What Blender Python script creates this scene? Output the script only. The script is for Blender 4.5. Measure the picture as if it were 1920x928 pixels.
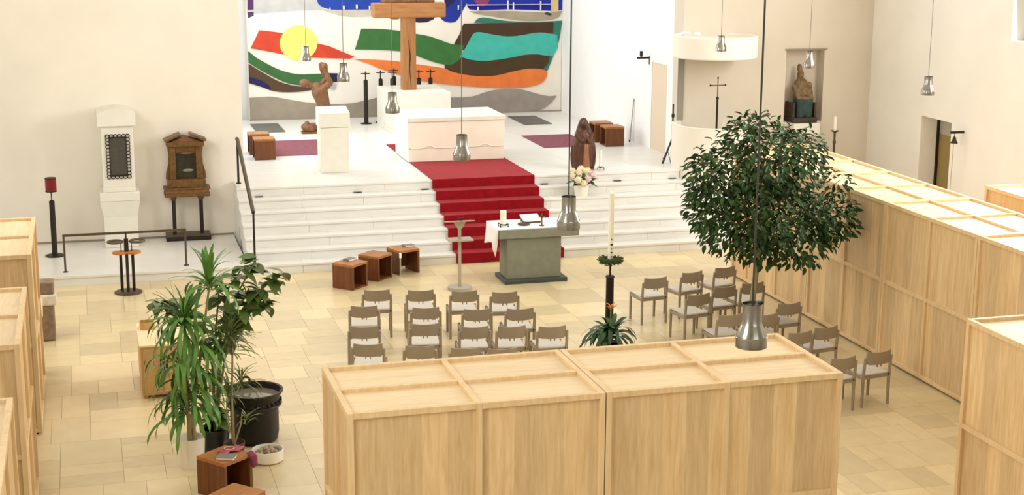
import bpy, bmesh, math, random
import numpy as np
from mathutils import Matrix, Vector
random.seed(7)
for o in list(bpy.data.objects): bpy.data.objects.remove(o)
S = bpy.context.scene
C = S.collection
PI = math.pi

# ------------------------------------------------------------------ camera
cam = bpy.data.cameras.new('camera'); camo = bpy.data.objects.new('camera', cam); C.objects.link(camo)
YAW, PIT, ROL = 0.274966753, 0.219142826, -0.00548311587
fw = Vector((math.sin(YAW)*math.cos(PIT), math.cos(YAW)*math.cos(PIT), -math.sin(PIT)))
rt = Vector((math.cos(YAW), -math.sin(YAW), 0)); dn = fw.cross(rt)
rx = rt*math.cos(ROL) + dn*math.sin(ROL); dy = dn*math.cos(ROL) - rt*math.sin(ROL)
m = Matrix((rx, -dy, -fw)).transposed().to_4x4(); m.translation = (0, 0, 6.5)
camo.matrix_world = m
cam.sensor_width = 36; cam.lens = 36*2850.16/1920; cam.clip_end = 300; cam.clip_start = 0.05
S.camera = camo
S.view_settings.view_transform = 'Standard'; S.view_settings.look = 'None'
S.view_settings.exposure = -0.06; S.view_settings.gamma = 1; S.view_settings.use_curve_mapping = False

# ------------------------------------------------------------------ light
w = bpy.data.worlds.new('daylight'); S.world = w; w.use_nodes = True
w.node_tree.nodes['Background'].inputs[0].default_value = (0.86, 0.93, 1.0, 1)
w.node_tree.nodes['Background'].inputs[1].default_value = 1.0
def area(name, loc, target, sx, sy, power, col):
    l = bpy.data.lights.new(name, 'AREA'); l.shape = 'RECTANGLE'; l.size = sx; l.size_y = sy; l.energy = power; l.color = col
    o = bpy.data.objects.new(name, l); C.objects.link(o); o.location = loc
    d = Vector(target) - Vector(loc); o.rotation_euler = d.to_track_quat('-Z', 'Y').to_euler()
    return o
DAY = (1.0, 0.992, 0.98); COOL = (0.92, 0.96, 1.0); WARM = (1.0, 0.95, 0.86)
RW = [(21.4, 24.7), (16.2, 19.5), (11.0, 14.3), (5.8, 9.1)]          # clerestory windows of the nave, right and left
LW = [(21.4, 24.7), (16.2, 19.5), (11.0, 14.3), (5.8, 9.1)]
for (a, b), e in zip(RW, (600, 700, 40, 40)): area('window_daylight', (16.45, (a+b)/2, 6.2), (0, (a+b)/2, 4.4), 3.2, 3.7, e, DAY)
for (a, b), e in zip(LW, (330, 40, 25, 400)): area('window_daylight', (-2.75, (a+b)/2, 6.6), (10, (a+b)/2, 5.2), 3.2, 3.4, e, DAY)
area('gallery_window_daylight', (7, -3.5, 7.4), (7, 20, 4.5), 9.0, 3.4, 170, WARM)
area('apse_window_daylight', (3.1, 34.2, 5.2), (12, 34.2, 4.0), 5.4, 6.0, 400, COOL)
area('apse_ceiling_fill', (7.6, 34.0, 9.85), (7.6, 34.0, 0), 7.0, 6.0, 220, COOL)  # unseen soft fill added below the closed apse ceiling
area('nave_ceiling_fill', (7.0, 14.0, 9.85), (7.0, 14.0, 0), 12.0, 20.0, 60, DAY)  # broad unseen fill added for ambient light; the nave ceiling has no opening

# ------------------------------------------------------------------ helpers
def lin(c):
    return tuple(((v/255)/12.92 if v/255 <= .04045 else ((v/255+.055)/1.055)**2.4) for v in c) + (1,)
MATS = {}
def mat(key, col, rough=.6, metal=0, var=.0, scale=6, bump=0, spec=None, trans=0, ior=1.45, rnd=0, island=0, vor=False, coat=0):
    if key in MATS: return MATS[key]
    m = bpy.data.materials.new(key); m.use_nodes = True; nt = m.node_tree; b = nt.nodes['Principled BSDF']
    b.inputs['Base Color'].default_value = lin(col); b.inputs['Roughness'].default_value = rough; b.inputs['Metallic'].default_value = metal
    if spec is not None: b.inputs['Specular IOR Level'].default_value = spec
    if trans: b.inputs['Transmission Weight'].default_value = trans; b.inputs['IOR'].default_value = ior
    if coat: b.inputs['Coat Weight'].default_value = coat; b.inputs['Coat Roughness'].default_value = .12
    if var or rnd or island or bump:
        tc = nt.nodes.new('ShaderNodeTexCoord'); n = nt.nodes.new('ShaderNodeTexNoise'); n.inputs['Scale'].default_value = scale; n.inputs['Detail'].default_value = 5
        nt.links.new(tc.outputs['Object'], n.inputs['Vector'])
        mr = nt.nodes.new('ShaderNodeMapRange'); mr.inputs[1].default_value = .3; mr.inputs[2].default_value = .7
        mr.inputs[3].default_value = 1-var; mr.inputs[4].default_value = 1+var
        nt.links.new(n.outputs[0], mr.inputs[0]); val = mr.outputs[0]
        if rnd or island:
            if island: g = nt.nodes.new('ShaderNodeNewGeometry'); ro = g.outputs['Random Per Island']; amt = island
            else: g = nt.nodes.new('ShaderNodeObjectInfo'); ro = g.outputs['Random']; amt = rnd
            m2 = nt.nodes.new('ShaderNodeMapRange'); m2.inputs[3].default_value = 1-amt; m2.inputs[4].default_value = 1+amt*.45
            nt.links.new(ro, m2.inputs[0])
            mu = nt.nodes.new('ShaderNodeMath'); mu.operation = 'MULTIPLY'; nt.links.new(val, mu.inputs[0]); nt.links.new(m2.outputs[0], mu.inputs[1]); val = mu.outputs[0]
        vm = nt.nodes.new('ShaderNodeVectorMath'); vm.operation = 'SCALE'; vm.inputs[0].default_value = lin(col)[:3]
        nt.links.new(val, vm.inputs['Scale']); nt.links.new(vm.outputs[0], b.inputs['Base Color'])
        if bump:
            bp = nt.nodes.new('ShaderNodeBump'); bp.inputs['Strength'].default_value = bump; bp.inputs['Distance'].default_value = .02
            nt.links.new(n.outputs[0], bp.inputs['Height']); nt.links.new(bp.outputs[0], b.inputs['Normal'])
    MATS[key] = m; return m
def wood(key, c1, c2, axis='Z', strip=.24, rough=.5, stripe=.10):
    """timber: fine grain drawn out along one axis and glued staves of slightly different tone"""
    if key in MATS: return MATS[key]
    m = bpy.data.materials.new(key); m.use_nodes = True; nt = m.node_tree; N = nt.nodes.new; L = nt.links.new; b = nt.nodes['Principled BSDF']
    b.inputs['Roughness'].default_value = rough
    tc = N('ShaderNodeTexCoord'); oi = N('ShaderNodeObjectInfo')
    off = N('ShaderNodeVectorMath'); off.operation = 'SCALE'; off.inputs[0].default_value = (17.3, 9.1, 13.7); L(oi.outputs['Random'], off.inputs['Scale'])
    ad = N('ShaderNodeVectorMath'); L(tc.outputs['Object'], ad.inputs[0]); L(off.outputs[0], ad.inputs[1])
    mp = N('ShaderNodeMapping'); mp.inputs['Scale'].default_value = {'X': (1.2, 14, 14), 'Y': (14, 1.2, 14), 'Z': (14, 14, 1.2)}[axis]
    L(ad.outputs[0], mp.inputs['Vector'])
    n = N('ShaderNodeTexNoise'); n.inputs['Scale'].default_value = 1.6; n.inputs['Detail'].default_value = 7; n.inputs['Roughness'].default_value = .62; n.inputs['Distortion'].default_value = .5
    L(mp.outputs[0], n.inputs['Vector'])
    cr = N('ShaderNodeValToRGB'); cr.color_ramp.elements[0].position = .3; cr.color_ramp.elements[1].position = .7
    cr.color_ramp.elements[0].color = lin(c1); cr.color_ramp.elements[1].color = lin(c2); L(n.outputs[0], cr.inputs[0])
    sx = N('ShaderNodeSeparateXYZ'); L(ad.outputs[0], sx.inputs[0])
    su = N('ShaderNodeMath'); su.operation = 'ADD'
    pair = {'X': (1, 2), 'Y': (0, 2), 'Z': (0, 1)}[axis]; L(sx.outputs[pair[0]], su.inputs[0]); L(sx.outputs[pair[1]], su.inputs[1])
    dv = N('ShaderNodeMath'); dv.operation = 'DIVIDE'; dv.inputs[1].default_value = strip; L(su.outputs[0], dv.inputs[0])
    fl = N('ShaderNodeMath'); fl.operation = 'FLOOR'; L(dv.outputs[0], fl.inputs[0])
    wn = N('ShaderNodeTexWhiteNoise'); wn.noise_dimensions = '1D'; L(fl.outputs[0], wn.inputs['W'])
    mr = N('ShaderNodeMapRange'); mr.inputs[3].default_value = 1-stripe; mr.inputs[4].default_value = 1+stripe*.6; L(wn.outputs['Value'], mr.inputs[0])
    vm = N('ShaderNodeVectorMath'); vm.operation = 'SCALE'; L(cr.outputs[0], vm.inputs[0]); L(mr.outputs[0], vm.inputs['Scale'])
    L(vm.outputs[0], b.inputs['Base Color'])
    MATS[key] = m; return m

class MB:
    def __init__(s): s.v = []; s.f = []
    def add(s, vs, fs):
        k = len(s.v); s.v += [tuple(p) for p in vs]; s.f += [tuple(i+k for i in f) for f in fs]; return s
    def box(s, x0, x1, y0, y1, z0, z1):
        return s.add([(x0,y0,z0),(x1,y0,z0),(x1,y1,z0),(x0,y1,z0),(x0,y0,z1),(x1,y0,z1),(x1,y1,z1),(x0,y1,z1)],
                     [(0,3,2,1),(4,5,6,7),(0,1,5,4),(1,2,6,5),(2,3,7,6),(3,0,4,7)])
    def lathe(s, prof, c=(0,0,0), seg=20, cap=True):
        vs = []; fs = []; n = len(prof)
        for r, z in prof:
            for k in range(seg): a = 2*PI*k/seg; vs.append((c[0]+r*math.cos(a), c[1]+r*math.sin(a), c[2]+z))
        for i in range(n-1):
            for k in range(seg): k2 = (k+1) % seg; fs.append((i*seg+k, i*seg+k2, (i+1)*seg+k2, (i+1)*seg+k))
        if cap: fs.append(tuple(range(seg-1, -1, -1))); fs.append(tuple((n-1)*seg+k for k in range(seg)))
        return s.add(vs, fs)
    def tube(s, pts, r, seg=8, cap=True):
        pts = [Vector(p) for p in pts]; n = len(pts); rr = r if isinstance(r, (list, tuple)) else [r]*n
        vs = []; fs = []
        for i, p in enumerate(pts):
            t = (pts[min(i+1, n-1)] - pts[max(i-1, 0)]).normalized()
            u = t.orthogonal().normalized() if i == 0 else (u - t*u.dot(t)).normalized()
            v = t.cross(u)
            for k in range(seg): a = 2*PI*k/seg; vs.append(p + (u*math.cos(a)+v*math.sin(a))*rr[i])
        for i in range(n-1):
            for k in range(seg): k2 = (k+1) % seg; fs.append((i*seg+k, i*seg+k2, (i+1)*seg+k2, (i+1)*seg+k))
        if cap: fs.append(tuple(range(seg-1, -1, -1))); fs.append(tuple((n-1)*seg+k for k in range(seg)))
        return s.add(vs, fs)
    def torus(s, c, R, r, seg=20, sg=8, axis='Z'):
        vs = []; fs = []
        for i in range(seg):
            a = 2*PI*i/seg
            for k in range(sg):
                b = 2*PI*k/sg; q = R + r*math.cos(b); h = r*math.sin(b)
                p = (q*math.cos(a), q*math.sin(a), h)
                if axis == 'Y': p = (p[0], h, p[1])
                vs.append((c[0]+p[0], c[1]+p[1], c[2]+p[2]))
        for i in range(seg):
            for k in range(sg): i2 = (i+1) % seg; k2 = (k+1) % sg; fs.append((i*sg+k, i2*sg+k, i2*sg+k2, i*sg+k2))
        return s.add(vs, fs)
    def ball(s, c, r, seg=12, rings=8, sq=(1,1,1)):
        prof = [(max(r*math.sin(PI*i/rings), 1e-4), -r*math.cos(PI*i/rings)) for i in range(rings+1)]
        k = len(s.v); s.lathe(prof, (0,0,0), seg)
        for i in range(k, len(s.v)): p = s.v[i]; s.v[i] = (c[0]+p[0]*sq[0], c[1]+p[1]*sq[1], c[2]+p[2]*sq[2])
        return s
    def prism(s, poly, y0, y1):       # polygon in X-Z, thickness along Y
        n = len(poly)
        vs = [(x, y0, z) for x, z in poly] + [(x, y1, z) for x, z in poly]
        return s.add(vs, [tuple(range(n)), tuple(range(2*n-1, n-1, -1))] + [(i, i+n, (i+1) % n + n, (i+1) % n) for i in range(n)])
    def prismx(s, poly, x0, x1):      # polygon in Y-Z, thickness along X
        n = len(poly)
        vs = [(x0, y, z) for y, z in poly] + [(x1, y, z) for y, z in poly]
        return s.add(vs, [tuple(range(n-1, -1, -1)), tuple(range(n, 2*n))] + [(i, (i+1) % n, (i+1) % n + n, i+n) for i in range(n)])
    def mesh(s, name):
        me = bpy.data.meshes.new(name); me.from_pydata(s.v, [], s.f)
        bm = bmesh.new(); bm.from_mesh(me); bmesh.ops.recalc_face_normals(bm, faces=bm.faces); bm.to_mesh(me); bm.free()
        me.update(); return me
    def build(s, name, material, parent=None, smooth=False, bev=0, loc=None):
        me = s.mesh(name); me.materials.append(material)
        if smooth:
            for p in me.polygons: p.use_smooth = True
            try: me.set_sharp_from_angle(angle=math.radians(40))
            except Exception: pass
        o = bpy.data.objects.new(name, me); C.objects.link(o)
        if parent: o.parent = parent
        if loc: o.location = loc
        if bev:
            b = o.modifiers.new('bevel', 'BEVEL'); b.width = bev; b.segments = 2; b.limit_method = 'ANGLE'
        return o
def tag(o, label, cat, group=None):
    o['label'] = label; o['category'] = cat
    if group: o['group'] = group
    return o
def struct(o, label=None):
    o['kind'] = 'structure'
    if label: o['label'] = label
    return o
def thing(name, label, cat, loc=(0,0,0), rz=0, group=None):
    o = bpy.data.objects.new(name, None); C.objects.link(o); o.location = loc; o.rotation_euler = (0,0,rz); o.empty_display_size = .1
    return tag(o, label, cat, group)
def empty(name, loc=(0,0,0)):
    o = bpy.data.objects.new(name, None); C.objects.link(o); o.location = loc; o.empty_display_size = .1; return o
def link(name, me, parent, loc=(0,0,0), rot=(0,0,0), scale=(1,1,1)):
    o = bpy.data.objects.new(name, me); C.objects.link(o); o.parent = parent; o.location = loc; o.rotation_euler = rot; o.scale = scale; return o
def dup(root, loc, rz, label, group=None):
    r = root.copy(); C.objects.link(r); r.location = loc; r.rotation_euler = (0,0,rz); r['label'] = label
    if group: r['group'] = group
    for ch in list(root.children):
        c = ch.copy(); C.objects.link(c); c.parent = r
        for g in list(ch.children):
            d = g.copy(); C.objects.link(d); d.parent = c
    return r
def wall_mesh(u0, u1, z0, z1, holes):
    """rectangle u-z cut by rectangular holes -> list of rectangles"""
    us = sorted({u0, u1, *[h[0] for h in holes], *[h[1] for h in holes]}); zs = sorted({z0, z1, *[h[2] for h in holes], *[h[3] for h in holes]})
    out = []
    for i in range(len(us)-1):
        for j in range(len(zs)-1):
            cu = (us[i]+us[i+1])/2; cz = (zs[j]+zs[j+1])/2
            if not any(h[0] < cu < h[1] and h[2] < cz < h[3] for h in holes): out.append((us[i], us[i+1], zs[j], zs[j+1]))
    return out
def wall_y(name, y0, y1, u0, u1, z0, z1, material, holes=(), label=None):
    b = MB()
    for r in wall_mesh(u0, u1, z0, z1, holes): b.box(r[0], r[1], y0, y1, r[2], r[3])
    return struct(b.build(name, material), label)
def wall_x(name, x0, x1, u0, u1, z0, z1, material, holes=(), label=None):
    b = MB()
    for r in wall_mesh(u0, u1, z0, z1, holes): b.box(x0, x1, r[0], r[1], r[2], r[3])
    return struct(b.build(name, material), label)
def sculpt(name, blobs, material, parent=None, voxel=.014, smooth=4, extra=None):
    """one continuous carved body: capsules and balls fused by a voxel remesh"""
    b = MB()
    for q in blobs:
        if len(q) == 4:
            p0, p1, r0, r1 = q; b.tube([p0, p1], [r0, r1], 12); b.ball(p0, r0, 12, 8); b.ball(p1, r1, 12, 8)
        else: b.ball(q[0], q[1], 14, 10, q[2])
    if extra: extra(b)
    o = b.build(name, material, parent, smooth=True)
    r = o.modifiers.new('remesh', 'REMESH'); r.mode = 'VOXEL'; r.voxel_size = voxel; r.use_smooth_shade = True
    sm = o.modifiers.new('smooth', 'SMOOTH'); sm.iterations = smooth; sm.factor = .5
    return o

# ------------------------------------------------------------------ materials
plaster_cream = mat('plaster_cream', (242, 238, 230), .85, var=.03, scale=1.2, bump=.05)
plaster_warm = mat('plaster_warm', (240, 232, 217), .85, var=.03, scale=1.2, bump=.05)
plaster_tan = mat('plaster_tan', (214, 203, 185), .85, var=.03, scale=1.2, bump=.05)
plaster_white = mat('plaster_white', (246, 244, 240), .85, var=.02, scale=1.5, bump=.04)
marble = mat('marble_white', (230, 228, 221), .32, var=.03, scale=2.5, rnd=.035)
stone_white = mat('limestone_white', (232, 228, 214), .6, var=.03, scale=5, bump=.04)
stone_altar = mat('limestone_cream', (246, 236, 218), .6, var=.03, scale=4, bump=.04)
tile_m = mat('floor_tile', (226, 206, 162), .28, var=.05, scale=2.2, rnd=.17)
tile_far = mat('floor_tile_far', (226, 206, 162), .28, var=.05, scale=2.2, island=.17)
grout = mat('grout', (196, 177, 136), .8)
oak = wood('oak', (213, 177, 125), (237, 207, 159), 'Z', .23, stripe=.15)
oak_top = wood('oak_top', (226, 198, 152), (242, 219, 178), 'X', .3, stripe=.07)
oak_frame = wood('oak_frame', (222, 188, 138), (240, 211, 164), 'Z', .5, stripe=.05)
stool_wood = wood('stool_wood', (148, 92, 42), (184, 122, 62), 'X', .3)
stool_side = wood('stool_side', (88, 46, 18), (124, 72, 30), 'Z', .3)
cab_wood = wood('cabinet_wood', (188, 148, 92), (210, 174, 118), 'Z', .3)
cab_top = wood('cabinet_top', (236, 208, 160), (246, 224, 184), 'X', .4)
cross_wood = wood('cross_wood', (142, 92, 46), (180, 126, 70), 'Z', .6)
cross_beam = wood('cross_beam', (148, 96, 48), (184, 128, 72), 'X', .6)
carved = mat('carved_wood', (120, 78, 44), .55, var=.25, scale=14, bump=.3)
carved_dark = mat('carved_dark_wood', (80, 42, 24), .42, var=.4, scale=9, bump=.3)
gilt = mat('gilded_wood', (112, 80, 40), .42, metal=.25, var=.35, scale=16, bump=.3)
iron = mat('dark_iron', (44, 34, 28), .5, metal=.4)
bronze = mat('bronze_metal', (92, 78, 62), .45, metal=.6)
chrome = mat('brushed_steel', (150, 146, 136), .2, metal=1, var=.1, scale=20)
steel_dark = mat('lamp_inside', (40, 36, 32), .5, metal=.3)
cable_m = mat('grey_cable', (110, 104, 96), .6)
cable_dark = mat('dark_cable', (52, 46, 40), .6)
carpet_red = mat('red_carpet', (142, 17, 27), .95, var=.16, scale=9, bump=.25, spec=.1)
_b = carpet_red.node_tree.nodes['Principled BSDF']; _b.inputs['Sheen Weight'].default_value = .18; _b.inputs['Sheen Roughness'].default_value = .5; _b.inputs['Sheen Tint'].default_value = (1, .45, .45, 1)
carpet_mauve = mat('mauve_carpet', (134, 84, 92), .95, var=.14, scale=12, spec=.1)
slab_dark = mat('dark_slab', (98, 98, 94), .5, var=.08)
grey_stone = mat('grey_stone', (130, 131, 113), .6, var=.10, scale=7, bump=.06)
grey_stone_dark = mat('grey_stone_dark', (66, 72, 66), .5, var=.10, scale=7)
linen = mat('white_linen', (250, 249, 246), .9)
wax = mat('wax', (250, 246, 228), .5)
taupe = mat('taupe_wood', (156, 141, 119), .5, var=.05, scale=8)
seat_m = mat('seat_fabric', (206, 199, 187), .9, var=.03, scale=30)
black_plastic = mat('black_plastic', (34, 30, 28), .5)
leaf_dark = mat('leaf_dark', (64, 94, 42), .5, spec=.35, rnd=.5, var=.12, scale=10)
leaf_dark_i = mat('leaf_dark_mass', (56, 84, 36), .55, spec=.3, island=.55, var=.12, scale=10)
leaf_green = mat('leaf_green', (92, 140, 54), .45, rnd=.35, var=.1, scale=8)
leaf_light = mat('leaf_light', (142, 162, 92), .5, rnd=.3)
leaf_rubber = mat('leaf_rubber', (98, 122, 58), .35, rnd=.4)
bark = mat('bark', (160, 148, 112), .8, var=.15, scale=12)
soil = mat('soil', (58, 42, 30), .95, var=.3, scale=20)
pot_white = mat('white_ceramic', (246, 240, 224), .35)
pot_black = mat('black_ceramic', (32, 30, 28), .4)
cauldron_m = mat('blackened_bronze', (36, 33, 27), .45, metal=.35, var=.25, scale=7, bump=.15)
water_m = mat('water', (120, 112, 98), .08, var=.25, scale=5)
red_glass = mat('red_glass', (120, 12, 16), .3)
book_grey = mat('grey_cover', (128, 122, 112), .6)
paper = mat('paper', (244, 240, 228), .8)
pebble_m = mat('pebble', (172, 152, 122), .6, rnd=.5)
wicker = mat('olive_metal', (150, 128, 74), .6)
MURAL = [
 ('grey_sky', (206, 204, 198), [(3.72, 4.78), (5.91, 4.77), (5.79, 4.24), (5.90, 4.02), (6.15, 3.98), (5.28, 3.98), (4.48, 3.93), (3.69, 3.91)]),
 ('pale_strip', (216, 207, 192), [(5.81, 4.00), (7.18, 3.98), (7.17, 3.81), (6.63, 3.80), (6.35, 3.83), (6.08, 3.91)]),
 ('purple_bar', (92, 52, 104), [(4.02, 4.78), (4.17, 4.78), (4.15, 4.02), (4.00, 4.01)]),
 ('purple_bar', (92, 58, 100), [(4.00, 3.96), (4.15, 3.97), (4.15, 3.87), (4.00, 3.81)]),
 ('blue_band', (32, 78, 192), [(5.75, 4.77), (5.74, 4.24), (5.82, 4.10), (5.98, 4.02), (6.22, 3.99), (6.63, 3.99), (7.18, 3.99), (8.01, 4.00), (8.01, 4.75)]),
 ('dark_blob', (48, 32, 55), [(8.00, 3.86), (8.82, 3.85), (8.73, 3.72), (8.56, 3.65), (8.35, 3.64), (8.17, 3.67)]),
 ('blue_swoosh', (26, 56, 176), [(8.96, 4.74), (9.03, 4.07), (9.06, 3.97), (8.93, 3.84), (8.90, 3.78), (8.97, 3.69), (9.10, 3.64), (9.20, 3.63), (9.34, 3.67), (9.47, 3.87), (9.59, 4.09), (9.66, 4.21), (9.69, 4.74)]),
 ('navy_patch', (32, 26, 80), [(8.96, 4.74), (9.50, 4.74), (9.30, 4.16), (9.15, 4.07), (9.06, 3.99)]),
 ('blue_band', (22, 50, 188), [(9.61, 4.74), (9.62, 4.09), (9.68, 3.96), (9.98, 3.93), (10.70, 3.95), (11.42, 3.92), (12.01, 3.89), (12.26, 3.92), (12.26, 4.72)]),
 ('dark_blue_strip', (24, 22, 160), [(9.62, 4.06), (10.70, 4.05), (11.92, 4.05), (11.98, 3.90), (11.42, 3.92), (10.70, 3.95), (9.98, 3.93), (9.68, 3.96)]),
 ('plum_ring', (150, 66, 112), [(9.79, 4.22), (9.85, 4.13), (9.94, 4.06), (10.05, 4.04), (10.15, 4.08), (10.22, 4.18), (10.22, 4.46), (9.79, 4.47)]),
 ('sand_bar', (236, 206, 142), [(11.86, 4.73), (12.08, 4.72), (12.09, 3.84), (11.89, 3.84)]),
 ('grey_band', (180, 166, 142), [(9.69, 3.91), (10.26, 3.91), (10.84, 3.90), (11.42, 3.87), (11.86, 3.85), (12.23, 3.89), (12.12, 3.75), (11.93, 3.67), (11.57, 3.64), (11.20, 3.64), (10.70, 3.70), (10.19, 3.79), (9.84, 3.85)]),
 ('green_blot', (56, 74, 52), [(11.70, 3.85), (11.80, 3.86), (11.92, 3.81), (11.86, 3.77), (11.74, 3.80)]),
 ('teal_back', (56, 140, 120), [(9.81, 3.62), (9.88, 3.70), (10.02, 3.75), (10.26, 3.72), (10.62, 3.66), (11.13, 3.62), (11.57, 3.61), (12.20, 3.64), (12.15, 3.31), (12.06, 2.94), (11.80, 2.32), (11.64, 2.36), (11.87, 2.92), (11.42, 3.54)]),
 ('brown_band', (76, 50, 27), [(9.54, 3.60), (9.98, 3.60), (10.84, 3.60), (11.96, 3.60), (11.95, 3.31), (11.43, 3.29), (10.84, 3.23), (10.34, 3.25), (10.05, 3.31), (9.84, 3.32), (9.75, 3.24), (9.66, 3.10), (9.56, 2.94), (9.44, 2.88), (9.28, 3.09), (9.41, 3.31), (9.49, 3.52)]),
 ('turquoise_band', (66, 180, 165), [(9.86, 3.37), (10.05, 3.36), (10.34, 3.30), (10.70, 3.25), (11.06, 3.27), (11.43, 3.33), (11.72, 3.33), (12.06, 3.27), (12.09, 2.94), (11.96, 2.71), (11.58, 2.76), (11.21, 2.77), (10.77, 2.69), (10.27, 2.64), (9.91, 2.63), (9.62, 2.67), (9.45, 2.75), (9.55, 2.94), (9.66, 3.13), (9.76, 3.31)]),
 ('green_band', (66, 130, 62), [(6.85, 3.51), (7.25, 3.50), (7.67, 3.46), (7.92, 3.42), (8.20, 3.37), (8.64, 3.28), (9.05, 3.13), (9.26, 3.07), (9.54, 3.04), (9.44, 2.77), (9.39, 2.66), (9.26, 2.57), (9.12, 2.54), (9.02, 2.55), (8.68, 2.64), (8.22, 2.82), (7.91, 2.91), (7.29, 2.97), (6.68, 2.99)]),
 ('brown_band', (76, 56, 27), [(9.02, 2.55), (9.15, 2.54), (9.26, 2.57), (9.41, 2.68), (9.46, 2.74), (9.69, 2.67), (10.05, 2.62), (10.41, 2.64), (10.85, 2.70), (11.21, 2.76), (11.58, 2.76), (11.87, 2.70), (11.82, 2.53), (11.65, 2.33), (11.43, 2.37), (11.21, 2.36), (10.85, 2.30), (10.41, 2.22), (9.98, 2.19), (9.55, 2.26), (9.19, 2.35), (9.02, 2.44)]),
 ('orange_band', (230, 122, 56), [(6.65, 2.75), (7.02, 2.73), (7.71, 2.67), (8.20, 2.59), (8.77, 2.50), (9.05, 2.44), (9.19, 2.37), (9.55, 2.28), (9.98, 2.23), (10.41, 2.24), (10.85, 2.33), (11.21, 2.39), (11.51, 2.39), (11.73, 2.35), (11.80, 2.27), (11.77, 2.15), (11.66, 2.02), (11.44, 1.94), (11.07, 1.90), (10.56, 1.90), (9.98, 1.94), (9.40, 2.00), (8.98, 2.05), (8.41, 2.15), (7.85, 2.31), (7.36, 2.47), (7.02, 2.62)]),
 ('grey_hill', (166, 155, 145), [(8.95, 1.70), (9.55, 1.69), (9.84, 1.72), (10.12, 1.81), (10.41, 1.86), (10.85, 1.87), (11.14, 1.84), (11.59, 1.71), (11.88, 1.65), (12.06, 1.66), (11.96, 1.53), (11.81, 1.40), (11.59, 1.30), (11.22, 1.26), (10.71, 1.26), (8.94, 1.27)]),
 ('grey_hill', (166, 153, 133), [(3.95, 1.83), (4.28, 1.84), (4.55, 1.84), (4.95, 1.76), (5.35, 1.68), (5.76, 1.63), (6.17, 1.60), (6.59, 1.62), (7.00, 1.69), (7.31, 1.76), (7.70, 1.78), (7.70, 1.25), (3.94, 1.28)]),
 ('green_band', (66, 120, 62), [(3.93, 3.00), (4.18, 2.83), (4.57, 2.60), (4.90, 2.46), (5.24, 2.39), (5.64, 2.39), (6.13, 2.39), (6.08, 2.22), (5.77, 2.12), (5.43, 2.10), (5.03, 2.15), (4.70, 2.28), (4.30, 2.50), (3.94, 2.71)]),
 ('brown_band', (88, 66, 42), [(3.93, 2.68), (4.30, 2.47), (4.69, 2.24), (5.03, 2.12), (5.43, 2.06), (5.77, 2.06), (5.63, 2.00), (5.23, 1.95), (4.82, 1.95), (4.49, 2.01), (4.22, 2.13), (3.93, 2.20)]),
 ('navy_patch', (32, 28, 88), [(3.94, 2.36), (4.10, 2.32), (4.29, 2.26), (4.49, 2.12), (4.53, 2.01), (4.22, 2.12), (3.93, 2.20)]),
 ('navy_patch', (26, 32, 76), [(6.00, 2.40), (6.22, 2.39), (6.20, 2.28), (6.25, 2.19), (6.02, 2.16)]),
 ('pale_patch', (200, 210, 204), [(5.94, 2.14), (6.18, 2.12), (6.13, 1.98), (5.91, 2.02)]),
 ('red_wedge', (216, 72, 42), [(4.27, 3.51), (4.53, 3.48), (4.93, 3.42), (4.91, 2.89), (4.45, 2.99), (4.05, 3.07), (4.17, 3.30)]),
 ('red_wedge', (216, 70, 42), [(5.69, 3.16), (6.00, 3.09), (6.34, 2.94), (6.65, 2.81), (6.54, 2.76), (6.06, 2.78), (5.52, 2.81)]),
 ('yellow_sun', (255, 243, 112), [(5.72, 3.17), (5.71, 3.10), (5.69, 3.04), (5.66, 2.97), (5.62, 2.92), (5.57, 2.86), (5.51, 2.82), (5.45, 2.79), (5.38, 2.76), (5.31, 2.75), (5.23, 2.74), (5.16, 2.75), (5.09, 2.77), (5.02, 2.80), (4.96, 2.83), (4.90, 2.88), (4.86, 2.93), (4.82, 2.99), (4.79, 3.05), (4.78, 3.12), (4.77, 3.19), (4.78, 3.26), (4.80, 3.32), (4.83, 3.38), (4.87, 3.44), (4.92, 3.49), (4.98, 3.53), (5.04, 3.57), (5.11, 3.59), (5.18, 3.61), (5.25, 3.61), (5.33, 3.61), (5.40, 3.59), (5.47, 3.56), (5.53, 3.53), (5.58, 3.48), (5.63, 3.43), (5.67, 3.37), (5.70, 3.31), (5.71, 3.24)]),
 ('white_tick', (240, 240, 240), [(6.05, 4.05), (6.07, 4.05), (6.07, 3.99), (6.04, 4.00)]),
 ('white_tick', (240, 240, 240), [(6.39, 4.09), (6.43, 4.09), (6.43, 4.00), (6.39, 4.00)]),
 ('white_tick', (240, 240, 240), [(6.72, 4.12), (6.76, 4.12), (6.76, 4.01), (6.72, 4.01)]),
 ('white_tick', (240, 240, 240), [(7.05, 4.08), (7.09, 4.08), (7.08, 3.99), (7.05, 3.99)]),
 ('white_tick', (240, 240, 240), [(9.37, 4.07), (9.40, 4.07), (9.39, 3.95), (9.37, 3.95)]),
 ('white_tick', (240, 240, 240), [(9.89, 4.03), (9.92, 4.03), (9.92, 3.92), (9.89, 3.92)]),
 ('white_tick', (240, 240, 240), [(10.69, 4.18), (10.72, 4.18), (10.72, 3.95), (10.69, 3.95)]),
 ('white_tick', (240, 240, 240), [(10.84, 4.13), (10.87, 4.13), (10.87, 3.94), (10.84, 3.94)]),
 ('white_tick', (240, 240, 240), [(11.58, 4.16), (11.61, 4.16), (11.61, 3.92), (11.58, 3.92)]),
 ('white_line', (225, 228, 240), [(9.62, 4.09), (10.70, 4.08), (11.87, 4.08), (11.87, 4.06), (10.70, 4.06), (9.62, 4.06)]),
]

# ------------------------------------------------------------------ setting
R = .178; ZP = 7*R; T = .335; ZC = 10.0
YF = 29.85      # the wall that carries the chancel arch
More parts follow.
